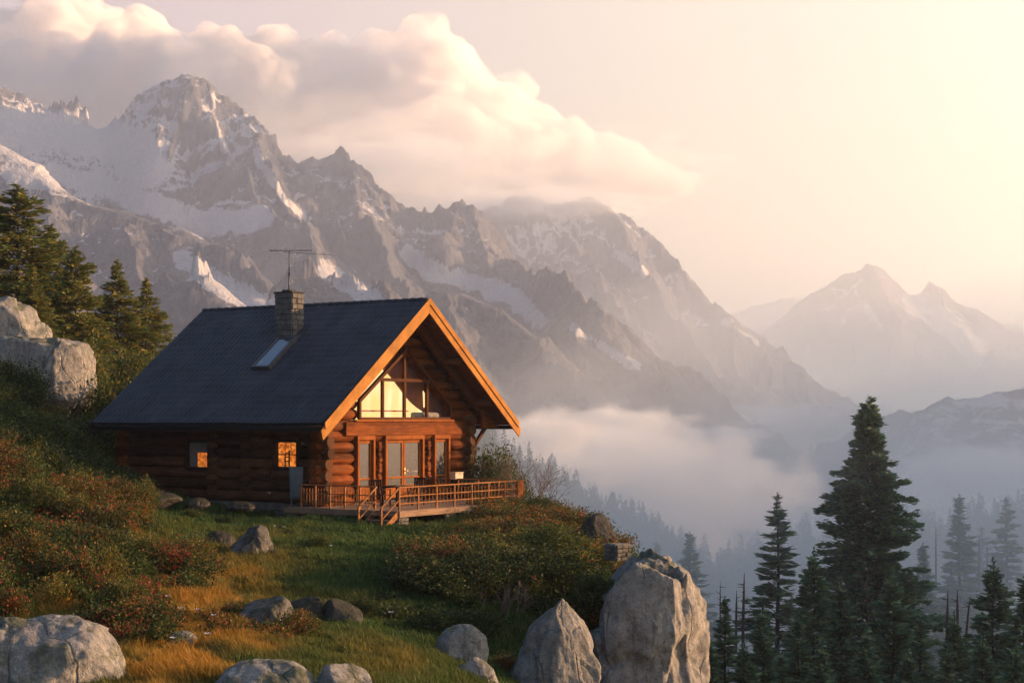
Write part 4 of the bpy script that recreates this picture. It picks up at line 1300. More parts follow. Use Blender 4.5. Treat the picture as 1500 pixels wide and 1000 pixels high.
rock('sunlit boulder top at the bottom edge under the golden grass', 298, 464, 971, 1050, 30, Y=24.5, rough=0.06, power=2.2, sub=6, cuts=[(0.0, -0.5, 0.85, 0.85)])
rock('smaller boulder at the bottom edge touching the sunlit boulder top', 453, 545, 974, 1045, 31, Y=24.8, rough=0.08, power=2.5, cuts=[(0.5, -0.4, 0.75, 0.75)])
rock('pale block shaped boulder on the left slope with a sunlit right face', -20, 126, 490, 600, 34, Y=69.0, blocks=9, rough=0.06, power=3.4, sub=6, cuts=[(-0.1, -0.93, 0.3, 0.70), (0.86, -0.45, 0.25, 0.74), (0.05, -0.1, 0.99, 0.66)])
rock('rough sunlit boulder higher up the left slope at the frame edge', -60, 64, 431, 520, 35, Y=75, blocks=12, rough=0.11, power=2.4, cuts=[(0.7, -0.4, 0.6, 0.72)])
rock('flat grey slab against the shaded foot of the cabin wall', 188, 262, 720, 740, 36, Y=56.5, rough=0.09, sub=4, mat='mossy')  # mossy: granite darkened to stand in for deep shade, plus extra moss
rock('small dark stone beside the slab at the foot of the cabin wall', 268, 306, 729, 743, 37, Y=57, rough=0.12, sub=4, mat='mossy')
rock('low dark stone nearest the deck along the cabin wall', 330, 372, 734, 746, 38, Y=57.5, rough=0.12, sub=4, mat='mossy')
# small masonry block at the rim
b = MB()
stones(b, -0.27, 0.27, -0.22, 0.22, -0.3, 0.12, 0.2); b.bb(-.24, .24, -.19, .19, -0.3, 0.13)
o = b.build('stone_block', M['masonry'], None, 0.012); o.location = on(905, 803, 42); o.rotation_euler = (0, 0, R(40)); tag(o, 'small square masonry block standing on the cliff edge above the bluff', 'stone block')

# ------------------------------------------------------------------ leaves
def leaf_cards(C, D, L, Wd, cols, rs):
    """diamond leaves: centres C, directions D"""
    n = len(C)
    r = rs.normal(size=(n, 3))
    S = np.cross(D, r); S /= np.linalg.norm(S, axis=1)[:, None] + 1e-9
    L = np.broadcast_to(np.asarray(L, float), (n,))[:, None]; Wd = np.broadcast_to(np.asarray(Wd, float), (n,))[:, None]
    V = np.stack([C - D * L * 0.5, C + S * Wd * 0.5, C + D * L * 0.5, C - S * Wd * 0.5], 1).reshape(-1, 3)
    return V, np.arange(n * 4).reshape(n, 4), np.repeat(cols, 4, 0)

PAL = {
    'green': [(0.050, 0.078, 0.018), (0.070, 0.100, 0.022), (0.036, 0.056, 0.014), (0.105, 0.120, 0.026)],
    'dark': [(0.026, 0.046, 0.014), (0.038, 0.060, 0.016), (0.020, 0.034, 0.011), (0.055, 0.075, 0.018)],
    'yellow': [(0.19, 0.155, 0.026), (0.12, 0.13, 0.028), (0.25, 0.16, 0.028), (0.08, 0.095, 0.022)],
    'red': [(0.24, 0.036, 0.026), (0.30, 0.058, 0.032), (0.15, 0.042, 0.020), (0.08, 0.08, 0.022)],
    'orange': [(0.29, 0.100, 0.024), (0.22, 0.115, 0.026), (0.15, 0.09, 0.022), (0.08, 0.085, 0.02)],
    'mixed': [(0.070, 0.092, 0.020), (0.22, 0.09, 0.024), (0.24, 0.05, 0.028), (0.15, 0.135, 0.026), (0.045, 0.062, 0.016)],
}
def pick(pal, n, rs, var=0.25):
    p = np.array(PAL[pal]); c = p[rs.randint(0, len(p), n)]
    return np.clip(c * rs.uniform(1 - var, 1 + var, (n, 1)), 0, 1)

def shrub_arrays(rs, r, h, n_tw, n_lf, pal, leaf, accent=None, fa=0.0):
    Cs, Ds, cols, tw = [], [], [], []
    for k in range(n_tw):
        az = rs.uniform(0, 2 * math.pi); out = rs.uniform(0.1, 1.0) ** 0.6
        tip = np.array([math.cos(az) * r * out, math.sin(az) * r * out, h * (rs.uniform(0.75, 1.12) * (1 - 0.55 * out ** 2.2))])
        base = np.array([math.cos(az) * r * 0.22 * out, math.sin(az) * r * 0.22 * out, -0.05])
        mid = (base + tip) * 0.5 + np.array([0, 0, 0.16 * h])
        tw.append((base, mid, tip))
        t = rs.uniform(0.25, 1.05, n_lf)[:, None]
        c = base * (1 - t) ** 2 + 2 * mid * t * (1 - t) + tip * t ** 2
        c = c + rs.normal(size=(n_lf, 3)) * np.array([1, 1, 0.8]) * (0.055 + 0.10 * r * (1.1 - 0.5 * t))
        d = rs.normal(size=(n_lf, 3)) + np.array([math.cos(az), math.sin(az), 0.8])
        d /= np.linalg.norm(d, axis=1)[:, None]
        col = pick(accent if accent and rs.rand() < fa else pal, n_lf, rs) * rs.uniform(0.75, 1.25)
        Cs.append(c); Ds.append(d); cols.append(col)
    C = np.concatenate(Cs); D = np.concatenate(Ds); col = np.concatenate(cols)
    ls = leaf * rs.uniform(0.6, 1.3, len(C))
    return C, D, ls, col, tw

SHRUB = {}
def shrub_proto(key, seed, r, h, n_tw, n_lf, pal, leaf=0.062, accent=None, fa=0.0):
    rs = np.random.RandomState(seed)
    C, D, ls, col, tw = shrub_arrays(rs, r, h, n_tw, n_lf, pal, leaf, accent, fa)
    V, Fq, cc = leaf_cards(C, D, ls, ls * 0.55, col, rs)
    fo = np_mesh('foliage', V, Fq, M['leaf'], cols=cc, link=False)
    mb = MB()
    for a, b_, c in tw[:24]:
        mb.tube([a, b_, c], [0.016, 0.011, 0.004], 4, caps=False)
    stm = mb.build('stem', M['twig'])
    COL.objects.unlink(stm)
    SHRUB[key] = (fo, stm)
shrub_proto('green', 1, 0.75, 0.85, 60, 96, 'green')
shrub_proto('dark', 2, 0.8, 0.8, 60, 96, 'dark')
shrub_proto('yellow', 3, 0.7, 0.9, 54, 89, 'yellow', accent='green', fa=0.5)
shrub_proto('red', 4, 0.7, 0.75, 52, 89, 'red', accent='green', fa=0.6)
shrub_proto('orange', 5, 0.7, 0.7, 52, 89, 'orange', accent='green', fa=0.45)
shrub_proto('mixed', 6, 0.85, 0.7, 64, 92, 'mixed', accent='dark', fa=0.45)
shrub_proto('green2', 7, 0.9, 1.0, 72, 99, 'green', accent='yellow', fa=0.2)
shrub_proto('dark2', 8, 0.9, 0.75, 70, 99, 'dark', accent='green', fa=0.4)

def shrub(key, px, Y, s, label, py=None, sz=1.0, group=None, name='shrub', x=None):
    p = P(px, 600, Y)
    z = float(gh(p.x, Y)) if py is None else P(px, py, Y).z
    e = empty(name, (p.x, Y, z), random.uniform(0, 6.28), label, 'shrub', group)
    for proto in SHRUB[key]:
        c = proto.copy(); COL.objects.link(c); c.parent = e
    e.scale = (s, s, s * sz)
    return e

# the shrubs one can tell apart
for a in [
    ('green2', 722, 66, 1.5, 'tall green shrub rising right of the cabin corner behind the deck', None, 1.7),
    ('green2', 748, 64, 1.1, 'green bush directly behind the right end of the railing', None, 1.3),
    ('dark2', 782, 61, 1.2, 'dark green bush spilling down just right of the deck end', None, 0.9),
    ('orange', 722, 56.5, 1.43, 'orange brown shrub below the right end of the deck', None, 0.9),
    ('red', 765, 56, 1.30, 'reddish shrub right of and below the deck corner', None, 0.9),
    ('orange', 812, 55, 1.43, 'orange shrub on the rim halfway between deck and skyline boulder', None, 0.8),
    ('mixed', 840, 53, 1.30, 'mottled shrub against the left side of the skyline boulder', None, 0.9),
    ('yellow', 838, 46.5, 0.9, 'golden bush left of the small masonry block', None, 0.8),
    ('mixed', 775, 49, 1.43, 'red flecked shrub on the right slope above the dark hanging shrubs', None, 0.9),
    ('orange', 705, 50, 1.17, 'small rusty shrub on the slope below the deck steps', None, 0.8),
    ('mixed', 628, 42.5, 1.30, 'orange tipped shrub at the left end of the dark thicket', None, 0.74),
    ('red', 668, 42, 1.23, 'red tipped shrub on top of the dark thicket', None, 0.81),
    ('yellow', 735, 43, 1.17, 'yellow tipped shrub in the middle of the dark thicket', None, 0.74),
    ('dark', 615, 40.5, 1.43, 'dark shrub at the lower left of the thicket above the round boulder', None, 0.74),
    ('dark2', 665, 40, 1.49, 'dark leafy shrub overhanging the rounded grey boulder', None, 0.74),
    ('dark', 715, 40.5, 1.56, 'dark shrub with bare twigs between rounded and pointed boulders', None, 0.74),
    ('dark2', 765, 41.5, 1.62, 'broad dark shrub behind the pointed boulder', None, 0.81),
    ('dark', 815, 42, 1.56, 'dark green shrub wedged between pointed boulder and bluff', None, 0.81),
    ('dark2', 872, 38.6, 0.62, 'dark creeping shrub hanging over the left edge of the bluff', 868, 0.9),
    ('dark2', 862, 41, 1.49, 'dark creeping shrub lying over the left shoulder of the bluff', None, 0.9),
    ('green', 800, 45, 1.56, 'mid green shrub above the thicket right of centre', None, 0.67),
    ('red', 738, 35.5, 0.55, 'small red dotted shrub between rounded and pointed boulders at the bottom', None, 0.9),
    ('dark', 700, 37.5, 0.9, 'dark low shrub just above the half buried boulder', None, 0.8),
    ('green', 466, 47, 0.62, 'single small leafy green shrub on the shaded lawn', None, 0.9),
    ('red', 342, 34, 0.62, 'dark red shrub in front of the flat meadow slabs', None, 1.0),
    ('orange', 435, 32, 0.72, 'rust brown round shrub right of the golden grass', None, 1.1),
    ('dark', 532, 37, 0.55, 'dark bush at the right end of the meadow slab row', None, 1.0),
    ('green2', 165, 70, 2.1, 'large yellow green bush beside the left eave of the cabin', None, 1.7),
    ('yellow', 118, 72, 2.0, 'bushy yellow green shrub right of the block shaped boulder', None, 1.8),
    ('green2', 196, 76, 2.0, 'bush behind the left roof corner below the smallest conifer', None, 1.5),
    ('green', 140, 66, 1.9, 'green bush under the left eave corner', None, 1.2),
    ('dark2', 30, 66, 1.4, 'dark bush wrapped round the left foot of the block shaped boulder', None, 1.2),
    ('dark', 92, 64, 1.7, 'dark shrub hanging in front of the block shaped boulder', None, 0.8),
    ('dark2', 160, 58, 1.4, 'low dark green mound in the shade beside the cabin end', None, 0.7),
    ('dark', 95, 57, 1.6, 'broad dark green mound in the middle of the shaded left slope', None, 0.7),
    ('dark2', 35, 56, 1.5, 'dark green mound at the left edge of the shaded slope', None, 0.8),
    ('dark2', 20, 66.5, 1.5, 'leafy dark bush against the lower middle of the block shaped boulder', None, 1.3),
    ('green2', 128, 67.5, 1.2, 'green bush covering the lower right corner of the block shaped boulder', None, 1.3),
    ('green', 62, 60, 1.8, 'green bush below the block shaped boulder', None, 0.8),
    ('orange', 190, 60, 0.55, 'small rusty plant growing against the left end of the log wall', None, 1.2),
    ('green', 282, 55.5, 0.5, 'small fern like green plant at the foot of the cabin wall', None, 0.8),
    ('dark', 330, 55.5, 0.55, 'dark little bush between the stones at the foot of the cabin wall', None, 0.6),
    ]:
    shrub(*a[:5], *a[5:])

_r = random.Random(5)
for k, (px, Y) in enumerate([(20, 49), (70, 50), (118, 49.5), (160, 49), (205, 50), (45, 45), (100, 45), (150, 44), (10, 41), (75, 41), (200, 41), (255, 40.5), (130, 39.5), (35, 36.5), (95, 35), (180, 33), (215, 31.5), (12, 31), (150, 36.5), (285, 41.5)]):
    shrub(['yellow', 'mixed', 'red', 'green2', 'orange', 'dark'][_r.randrange(6)], px, Y, _r.uniform(0.7, 1.15) * (0.55 + Y / 110), 'leafy autumn shrub rising out of the heath in the left foreground', sz=_r.uniform(0.9, 1.5), group='shrubs rising out of the left heath')

# bare twiggy shrubs behind the deck
def bare_shrub(px, Y, h, label, seed):
    rs = np.random.RandomState(seed)
    p = P(px, 600, Y); z = float(gh(p.x, Y))
    mb = MB()
    def grow(a, d, L, r, k):
        b_ = a + d * L
        mid = (a + b_) / 2 + Vector(rs.normal(size=3)) * L * 0.06
        mb.tube([a, mid, b_], [r, r * 0.8, r * 0.55], 4, caps=False)
        if k:
            for q in range(rs.randint(2, 5)):
                nd = (d + Vector(rs.normal(size=3)) * 0.42 + Vector((0, 0, 0.12))).normalized()
                grow(a.lerp(b_, rs.uniform(0.45, 1.0)), nd, L * rs.uniform(0.5, 0.8), r * 0.55, k - 1)
    for q in range(7):
        d = Vector((rs.normal() * 0.4, rs.normal() * 0.4, 1)).normalized()
        grow(Vector((rs.normal() * 0.15, rs.normal() * 0.15, -0.1)), d, h * 0.45, 0.02, 3)
    o = mb.build('bare_shrub', M['twig']); o.location = (p.x, Y, z)
    return tag(o, label, 'shrub')
bare_shrub(768, 63, 2.9, 'leafless greyish shrub behind the end of the deck railing, nearer the cabin', 3)
bare_shrub(795, 62, 2.6, 'leafless reddish grey shrub standing out against the fog right of the deck', 4)
bare_shrub(742, 66, 3.2, 'thin bare twigs rising above the green bush behind the deck', 5)
bare_shrub(738, 39.2, 1.0, 'tangle of pale dead twigs hanging under the dark thicket', 6)

# heath: low shrub cover, one mass
def heath(name, label, regions, seed, mat='leaf'):
    rs = np.random.RandomState(seed)
    VV, FF, CC, nb = [], [], [], 0
    for (px0, px1, Y0, Y1, n, pals, r, h) in regions:
        for k in range(n):
            Y = rs.uniform(Y0, Y1); px = rs.uniform(px0, px1)
            x = (px - 750) / F * Y
            z = float(gh(x, Y))
            pal = pals[rs.randint(len(pals))]
            s = rs.uniform(0.7, 1.3)
            C, D, ls, col, tw = shrub_arrays(rs, r * s, h * s * rs.uniform(0.45, 1.45), 24, 34, pal, 0.062 * (0.8 + Y / 100), 'green', 0.12)
            C = C + np.array([x, Y, z])
            V, Fq, cc = leaf_cards(C, D, ls, ls * 0.55, col, rs)
            VV.append(V); FF.append(Fq + nb); CC.append(cc); nb += len(V)
    o = np_mesh(name, np.concatenate(VV), np.concatenate(FF), M[mat], cols=np.concatenate(CC))
    return tag(o, label, None, None, 'stuff')
heath('heath', 'low autumn heath of green and red shrubs covering the left foreground', [
    (-300, 215, 44.5, 50, 74, ['mixed', 'yellow', 'green', 'dark', 'orange', 'orange', 'red'], 0.7, 0.75),
    (-300, 190, 39, 43, 46, ['mixed', 'green', 'dark', 'yellow', 'red'], 0.6, 0.62),
    (30, 295, 37, 41.5, 40, ['dark', 'green', 'mixed', 'dark', 'green', 'red'], 0.55, 0.6),
    (-300, 120, 32, 36, 48, ['mixed', 'green', 'green', 'red', 'yellow'], 0.5, 0.5),
    (110, 235, 29, 35, 36, ['green', 'dark', 'red', 'mixed'], 0.42, 0.42),
    (-260, 40, 27, 31, 40, ['red', 'mixed', 'dark'], 0.4, 0.45),
    (300, 420, 30.5, 33.5, 12, ['orange', 'mixed', 'green'], 0.28, 0.28),
    ], 77)
heath('heath', 'low rusty and green shrub cover on the slope right of the cabin', [
    (690, 860, 49, 58, 84, ['orange', 'orange', 'yellow', 'green', 'red', 'mixed'], 0.55, 0.45),
    (600, 870, 43, 48, 48, ['green', 'dark', 'yellow', 'orange'], 0.55, 0.45),
    (600, 890, 39.5, 43, 40, ['dark', 'dark', 'green', 'mixed'], 0.6, 0.55),
    (560, 700, 36, 40, 14, ['dark'], 0.4, 0.35),
    (860, 960, 40, 42.5, 10, ['dark', 'green'], 0.3, 0.14),
    (700, 860, 58, 63, 36, ['green', 'dark', 'orange', 'mixed'], 0.6, 0.5),
    (860, 960, 44, 56, 36, ['green', 'dark', 'mixed'], 0.6, 0.4),
    (790, 860, 62, 74, 26, ['green', 'dark'], 0.7, 0.5),
    ], 78)
heath('heath', 'dark green undergrowth on the shaded slope left of the cabin', [
    (-320, 185, 53, 62, 150, ['dark', 'dark', 'green'], 0.9, 0.55),
    (-320, 150, 62, 80, 150, ['dark', 'green', 'yellow'], 0.9, 0.7),
    (120, 230, 70, 86, 40, ['green', 'yellow', 'dark'], 0.9, 0.9),
    ], 79)

# grass
def grass(name, label, n, seed):
    rs = np.random.RandomState(seed)
    # even cover on screen: near blades small, far blades larger
    Y = 23.5 + (66 - 23.5) * rs.rand(n) ** 1.15
    px = rs.uniform(-260, 905, n)
    x = (px - 750) / F * Y
    z = gh(x, Y)
    py = HZ - F * z / Y
    e = np.interp(Y, EY, EX)
    # golden patches where the dry grass grows
    gld = np.zeros(n)
    for (a, b_, sx_, sy_, am) in ((255, 985, 120, 60, 1.2), (330, 935, 90, 45, 1.0), (265, 885, 130, 35, 0.9), (300, 850, 90, 28, 0.75), (120, 890, 90, 30, 0.9), (90, 790, 130, 22, 0.9), (-150, 850, 150, 90, 0.6), (355, 815, 70, 25, 0.35), (830, 800, 60, 26, 1.0), (740, 775, 70, 16, 0.8), (690, 755, 60, 8, 0.5), (560, 975, 90, 30, 0.25)):
        gld = np.maximum(gld, am * np.exp(-((px - a) / sx_) ** 2 - ((py - b_) / sy_) ** 2))
    gld = np.clip(gld * (0.8 + 0.9 * fbm(x / 1.1, Y / 1.6, o=4, seed=31)) + 0.16 * fbm(x / 2.7, Y / 3.7, o=3, seed=32), 0, 1)
    tall = 1 + 0.9 * gld
    tuft = 0.75 + 0.5 * fbm(x / 0.6, Y / 0.6, o=2, seed=33)
    h = rs.uniform(0.09, 0.24, n) * tall * np.clip(tuft, 0.4, 1.6) * (0.8 + Y / 130)
    w = rs.uniform(0.006, 0.012, n) * (0.55 + Y / 45)
    az = rs.uniform(0, 2 * math.pi, n); ln = rs.uniform(0.15, 0.6, n) * h
    lx = np.cos(az) * ln - 0.12 * h; ly = np.sin(az) * ln
    sxv = np.cos(az + 1.57) * w; syv = np.sin(az + 1.57) * w
    B = np.stack([x, Y, z - 0.02], 1)
    Mid = B + np.stack([lx * 0.35, ly * 0.35, h * 0.6], 1)
    T = B + np.stack([lx, ly, h], 1)
    S = np.stack([sxv, syv, np.zeros(n)], 1)
    V = np.stack([B - S, B + S, Mid + S * 0.7, Mid - S * 0.7, T], 1).reshape(-1, 3)
    i = np.arange(n)[:, None] * 5
    q = i + np.array([[0, 1, 2, 3]]); t3 = i + np.array([[3, 2, 4]])
    g0 = np.array([0.036, 0.082, 0.022]); g1 = np.array([0.082, 0.136, 0.030]); d0 = np.array([0.42, 0.225, 0.036])
    mixg = rs.rand(n, 1)
    c = g0 * (1 - mixg) + g1 * mixg
    c = c * (1 - gld[:, None]) + d0 * gld[:, None]
    c = c * rs.uniform(0.65, 1.3, (n, 1))
    keep = (x < e + 0.2)
    cols = np.repeat(c, 5, 0)
    idx = np.where(keep)[0]
    o = np_mesh(name, V, [q[idx], t3[idx]], M['grass'], cols=cols)
    return tag(o, label, None, None, 'stuff')
grass('grass', 'short meadow grass, green by the cabin and golden in the left foreground', 560000, 91)

# a few pale meadow flowers
for k, (px, Y) in enumerate(((243, 34.5), (264, 33), (255, 28.5), (307, 28.8), (290, 33), (312, 32.5), (401, 51), (415, 51.5), (486, 44.5), (575, 36))):
    p = P(px, 600, Y); z = float(gh(p.x, Y))
    e = empty('meadow_flower', (p.x, Y, z), k, 'small pale meadow flower above the grass', 'flower', 'pale flowers dotted in the meadow')
    b = MB(); b.tube([(0, 0, 0), (0.02, 0, 0.2), (0.03, 0.01, 0.36)], [0.006, 0.005, 0.004], 4); b.build('stem', M['twig'], e)
    b = MB()
    for j in range(9):
        a = j * 2.4; b.add([(0.03, 0.01, 0.36), (0.03 + 0.05 * math.cos(a - .25), 0.01 + 0.05 * math.sin(a - .25), 0.385), (0.03 + 0.07 * math.cos(a), 0.01 + 0.07 * math.sin(a), 0.39), (0.03 + 0.05 * math.cos(a + .25), 0.01 + 0.05 * math.sin(a + .25), 0.385)], [(0, 1, 2, 3)])
    b.build('petals', M['petal'], e)

# ------------------------------------------------------------------ conifers
CONI = {}
def conifer_proto(key, seed, H, Rm, pal, dz, spray, dens, expo=0.85, droop=0.45, gap=0.15, crown0=0.05, clump=1.0):
    rs = np.random.RandomState(seed)
    Cs, Ds, Ls, cols = [], [], [], []
    tr = MB()
    n = 9
    pts = [(0.05 * math.sin(i * 1.1 + seed) * i / n, 0.05 * math.cos(i * 1.7) * i / n, H * i / n - (0.4 if i == 0 else 0)) for i in range(n + 1)]
    tr.tube(pts, [max(0.015, 0.011 * H * (1 - i / (n + 0.3))) for i in range(n + 1)], 8)
    z = H * crown0
    lob = rs.uniform(0, 6.28, 5)
    while z < H * 0.985:
        t = z / H
        base = Rm * (1 - t) ** expo * (0.92 + 0.16 * math.sin(t * 23 + lob[0]))
        nb = int(5 + 5 * (1 - t)) if rs.rand() > 0.05 else 2
        a0 = rs.uniform(0, 6.28)
        for k in range(nb):
            if rs.rand() < gap: continue
            az = a0 + 6.283 * k / nb + rs.normal() * 0.25
            L = max(0.12, base * rs.uniform(0.62, 1.15) * (1 + 0.18 * math.sin(az * 2 + lob[1] + t * 7)))
            up = rs.uniform(-0.05, 0.25) + 0.45 * t
            m = max(4, int(L / spray * dens))
            s = rs.uniform(0.02, 1.0, m) ** 0.62 if t < 0.9 else rs.uniform(0, 1, m)
            zj = z + rs.uniform(-1.1, 1.1) * dz
            r_ = s * L
            zz = zj + r_ * up - droop * L * s ** 2 * (1 - 0.5 * t) + rs.normal(size=m) * 0.06 * clump
            side = rs.normal(size=m) * 0.20 * L * (1.1 - s) * clump + rs.normal(size=m) * 0.07
            ca, sa = math.cos(az), math.sin(az)
            C = np.stack([ca * r_ - sa * side, sa * r_ + ca * side, zz + np.abs(side) * -0.15], 1)
            sg = np.sign(side) * rs.uniform(0.3, 1.1, m)
            D = np.stack([ca - sa * sg, sa + ca * sg, np.full(m, -0.22) + rs.normal(size=m) * 0.25 + up], 1)
            D /= np.linalg.norm(D, axis=1)[:, None]
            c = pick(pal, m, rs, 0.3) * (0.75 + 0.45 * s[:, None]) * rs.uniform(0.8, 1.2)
            Cs.append(C); Ds.append(D); cols.append(c); Ls.append(spray * rs.uniform(0.6, 1.3, m))
            # the wood of the limb
            if L > 0.5 and rs.rand() < 0.6:
                tr.tube([(0, 0, z), (ca * L * 0.5, sa * L * 0.5, z + L * 0.5 * up - droop * L * 0.25), (ca * L * 0.85, sa * L * 0.85, z + L * 0.85 * up - droop * L * 0.72)], [0.010 + 0.012 * L, 0.008 + 0.006 * L, 0.006], 4, caps=False)
        z += dz * rs.uniform(0.7, 1.3) * (1 - 0.45 * t)
    # leader
    m = 22
    s = rs.uniform(0.93, 1.012, m) * H
    wd = (1.015 - s / H) * 2.0
    Cs.append(np.stack([rs.normal(size=m) * wd * 1.2, rs.normal(size=m) * wd * 1.2, s], 1)); D = rs.normal(size=(m, 3)) * 0.5 + np.array([0, 0, 1]); Ds.append(D / np.linalg.norm(D, axis=1)[:, None]); cols.append(pick(pal, m, rs)); Ls.append(np.full(m, spray * 0.55))
    C = np.concatenate(Cs); D = np.concatenate(Ds); L = np.concatenate(Ls)
    V, Fq, cc = leaf_cards(C, D, L, L * 0.36, np.concatenate(cols), rs)
    cr = np_mesh('crown', V, Fq, M['needle'], cols=cc, link=False)
    tk = tr.build('trunk', M['bark']); COL.objects.unlink(tk)
    CONI[key] = (cr, tk, H)
PAL['fir'] = [(0.062, 0.140, 0.088), (0.090, 0.175, 0.092), (0.052, 0.118, 0.080), (0.13, 0.195, 0.088)]
PAL['warmfir'] = [(0.11, 0.155, 0.036), (0.20, 0.20, 0.040), (0.08, 0.120, 0.034), (0.29, 0.22, 0.042)]
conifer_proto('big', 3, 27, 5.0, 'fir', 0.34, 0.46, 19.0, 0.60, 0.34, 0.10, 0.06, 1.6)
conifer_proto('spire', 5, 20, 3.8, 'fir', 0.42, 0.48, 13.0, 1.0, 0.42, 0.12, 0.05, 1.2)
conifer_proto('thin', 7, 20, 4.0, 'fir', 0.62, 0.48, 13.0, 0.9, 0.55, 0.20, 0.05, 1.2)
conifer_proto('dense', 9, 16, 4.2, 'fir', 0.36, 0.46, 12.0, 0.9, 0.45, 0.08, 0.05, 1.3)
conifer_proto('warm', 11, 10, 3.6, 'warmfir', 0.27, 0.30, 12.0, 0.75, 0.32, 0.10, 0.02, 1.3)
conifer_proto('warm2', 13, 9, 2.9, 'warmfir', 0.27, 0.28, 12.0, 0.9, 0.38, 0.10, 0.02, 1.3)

def conifer(key, px, top, Y, label, base=None, wide=1.0, name='conifer'):
    p = P(px, top, Y)
    z = float(gh(p.x, Y)) - 0.2 if base is None else base
    cr, tk, H = CONI[key]
    s = (p.z - z) / H
    e = empty(name, (p.x, Y, z), random.uniform(0, 6.28), label, 'conifer')
    for q in (cr, tk):
        c = q.copy(); COL.objects.link(c); c.parent = e
    e.scale = (s * wide * 1.2, s * wide * 1.2, s)
    return e
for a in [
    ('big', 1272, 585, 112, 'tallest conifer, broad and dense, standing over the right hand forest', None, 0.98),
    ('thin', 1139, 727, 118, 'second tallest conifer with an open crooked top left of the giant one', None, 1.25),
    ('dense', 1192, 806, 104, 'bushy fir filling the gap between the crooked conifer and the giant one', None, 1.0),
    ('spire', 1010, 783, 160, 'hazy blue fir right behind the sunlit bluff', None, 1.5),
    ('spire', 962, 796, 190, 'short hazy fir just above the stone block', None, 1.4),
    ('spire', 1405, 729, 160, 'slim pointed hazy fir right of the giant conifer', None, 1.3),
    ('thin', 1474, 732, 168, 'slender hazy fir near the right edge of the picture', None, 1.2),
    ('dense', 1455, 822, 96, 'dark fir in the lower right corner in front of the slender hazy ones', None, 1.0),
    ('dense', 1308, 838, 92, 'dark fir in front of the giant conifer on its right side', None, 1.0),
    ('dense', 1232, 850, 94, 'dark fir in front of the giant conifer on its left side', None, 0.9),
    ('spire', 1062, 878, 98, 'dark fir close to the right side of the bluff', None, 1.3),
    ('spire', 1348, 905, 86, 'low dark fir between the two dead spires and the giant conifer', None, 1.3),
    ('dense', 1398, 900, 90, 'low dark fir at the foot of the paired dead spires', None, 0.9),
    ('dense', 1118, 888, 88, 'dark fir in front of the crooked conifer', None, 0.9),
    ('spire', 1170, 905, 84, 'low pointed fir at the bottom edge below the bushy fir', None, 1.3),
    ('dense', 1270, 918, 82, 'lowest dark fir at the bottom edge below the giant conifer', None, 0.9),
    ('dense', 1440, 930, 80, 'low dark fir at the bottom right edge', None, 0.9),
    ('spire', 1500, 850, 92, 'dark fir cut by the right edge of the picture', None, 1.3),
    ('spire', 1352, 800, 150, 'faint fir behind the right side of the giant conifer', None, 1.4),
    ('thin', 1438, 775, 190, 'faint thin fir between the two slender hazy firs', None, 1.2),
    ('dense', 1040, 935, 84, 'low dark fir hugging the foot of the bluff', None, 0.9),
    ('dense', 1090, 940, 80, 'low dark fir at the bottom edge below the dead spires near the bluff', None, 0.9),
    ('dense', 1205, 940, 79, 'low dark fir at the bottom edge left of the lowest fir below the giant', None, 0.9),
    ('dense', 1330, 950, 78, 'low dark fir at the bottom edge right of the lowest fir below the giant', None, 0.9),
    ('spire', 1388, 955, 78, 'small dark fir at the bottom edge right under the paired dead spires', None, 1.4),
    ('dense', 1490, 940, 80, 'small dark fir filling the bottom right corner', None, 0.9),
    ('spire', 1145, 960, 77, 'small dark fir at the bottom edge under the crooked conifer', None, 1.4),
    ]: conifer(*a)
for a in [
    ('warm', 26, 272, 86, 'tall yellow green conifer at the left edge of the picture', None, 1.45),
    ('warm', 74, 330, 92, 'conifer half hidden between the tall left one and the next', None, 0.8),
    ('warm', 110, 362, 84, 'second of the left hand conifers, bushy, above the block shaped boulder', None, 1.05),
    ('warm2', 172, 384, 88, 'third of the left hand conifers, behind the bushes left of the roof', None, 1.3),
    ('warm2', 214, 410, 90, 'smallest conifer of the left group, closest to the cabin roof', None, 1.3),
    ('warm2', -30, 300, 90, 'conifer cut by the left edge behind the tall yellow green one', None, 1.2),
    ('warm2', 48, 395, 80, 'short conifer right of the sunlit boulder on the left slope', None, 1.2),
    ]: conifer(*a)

# dead spires
def snag(px, top, bot, Y, lean, label, r=0.16):
    a = P(px, bot, Y); h = (bot - top) / F * Y
    b = MB()
    pts = [(0, 0, -2), (lean * 0.25 * h, 0, 0), (lean * 0.6 * h, 0, h * 0.55), (lean * h, 0, h)]
    r *= 0.65
    b.tube(pts, [r * 1.1, r, r * 0.8, 0.015], 8, jit=0.08)
    for k in range(6):
        t_ = random.uniform(0.2, 0.85); z = h * t_; an_ = random.uniform(0, 6.28)
        b.tube([(lean * z, 0, z), (lean * z + 0.5 * math.cos(an_), 0.5 * math.sin(an_), z + random.uniform(-.1, .2))], [0.03, 0.008], 4)
    o = b.build('dead_tree', M['snag']); o.location = a
    return tag(o, label, 'dead tree')
snag(1088, 838, 915, 112, 0.03, 'taller of the two bare dead spires right of the bluff')
snag(1078, 864, 915, 114, 0.02, 'shorter of the two bare dead spires right of the bluff', 0.13)
snag(1387, 864, 935, 100, 0.02, 'left one of the dark bare spires below the slim hazy fir')
snag(1403, 862, 930, 101, -0.01, 'reddish bare spire in the middle of the group below the slim hazy fir')
snag(1414, 872, 925, 102, 0.14, 'leaning bare spire of the group below the slim hazy fir', 0.11)
snag(1271, 838, 905, 88, 0.0, 'reddish bare spire in front of the giant conifer', 0.05)
snag(1371, 768, 830, 165, 0.0, 'thin grey bare trunk between the giant conifer and the slim hazy fir', 0.14)
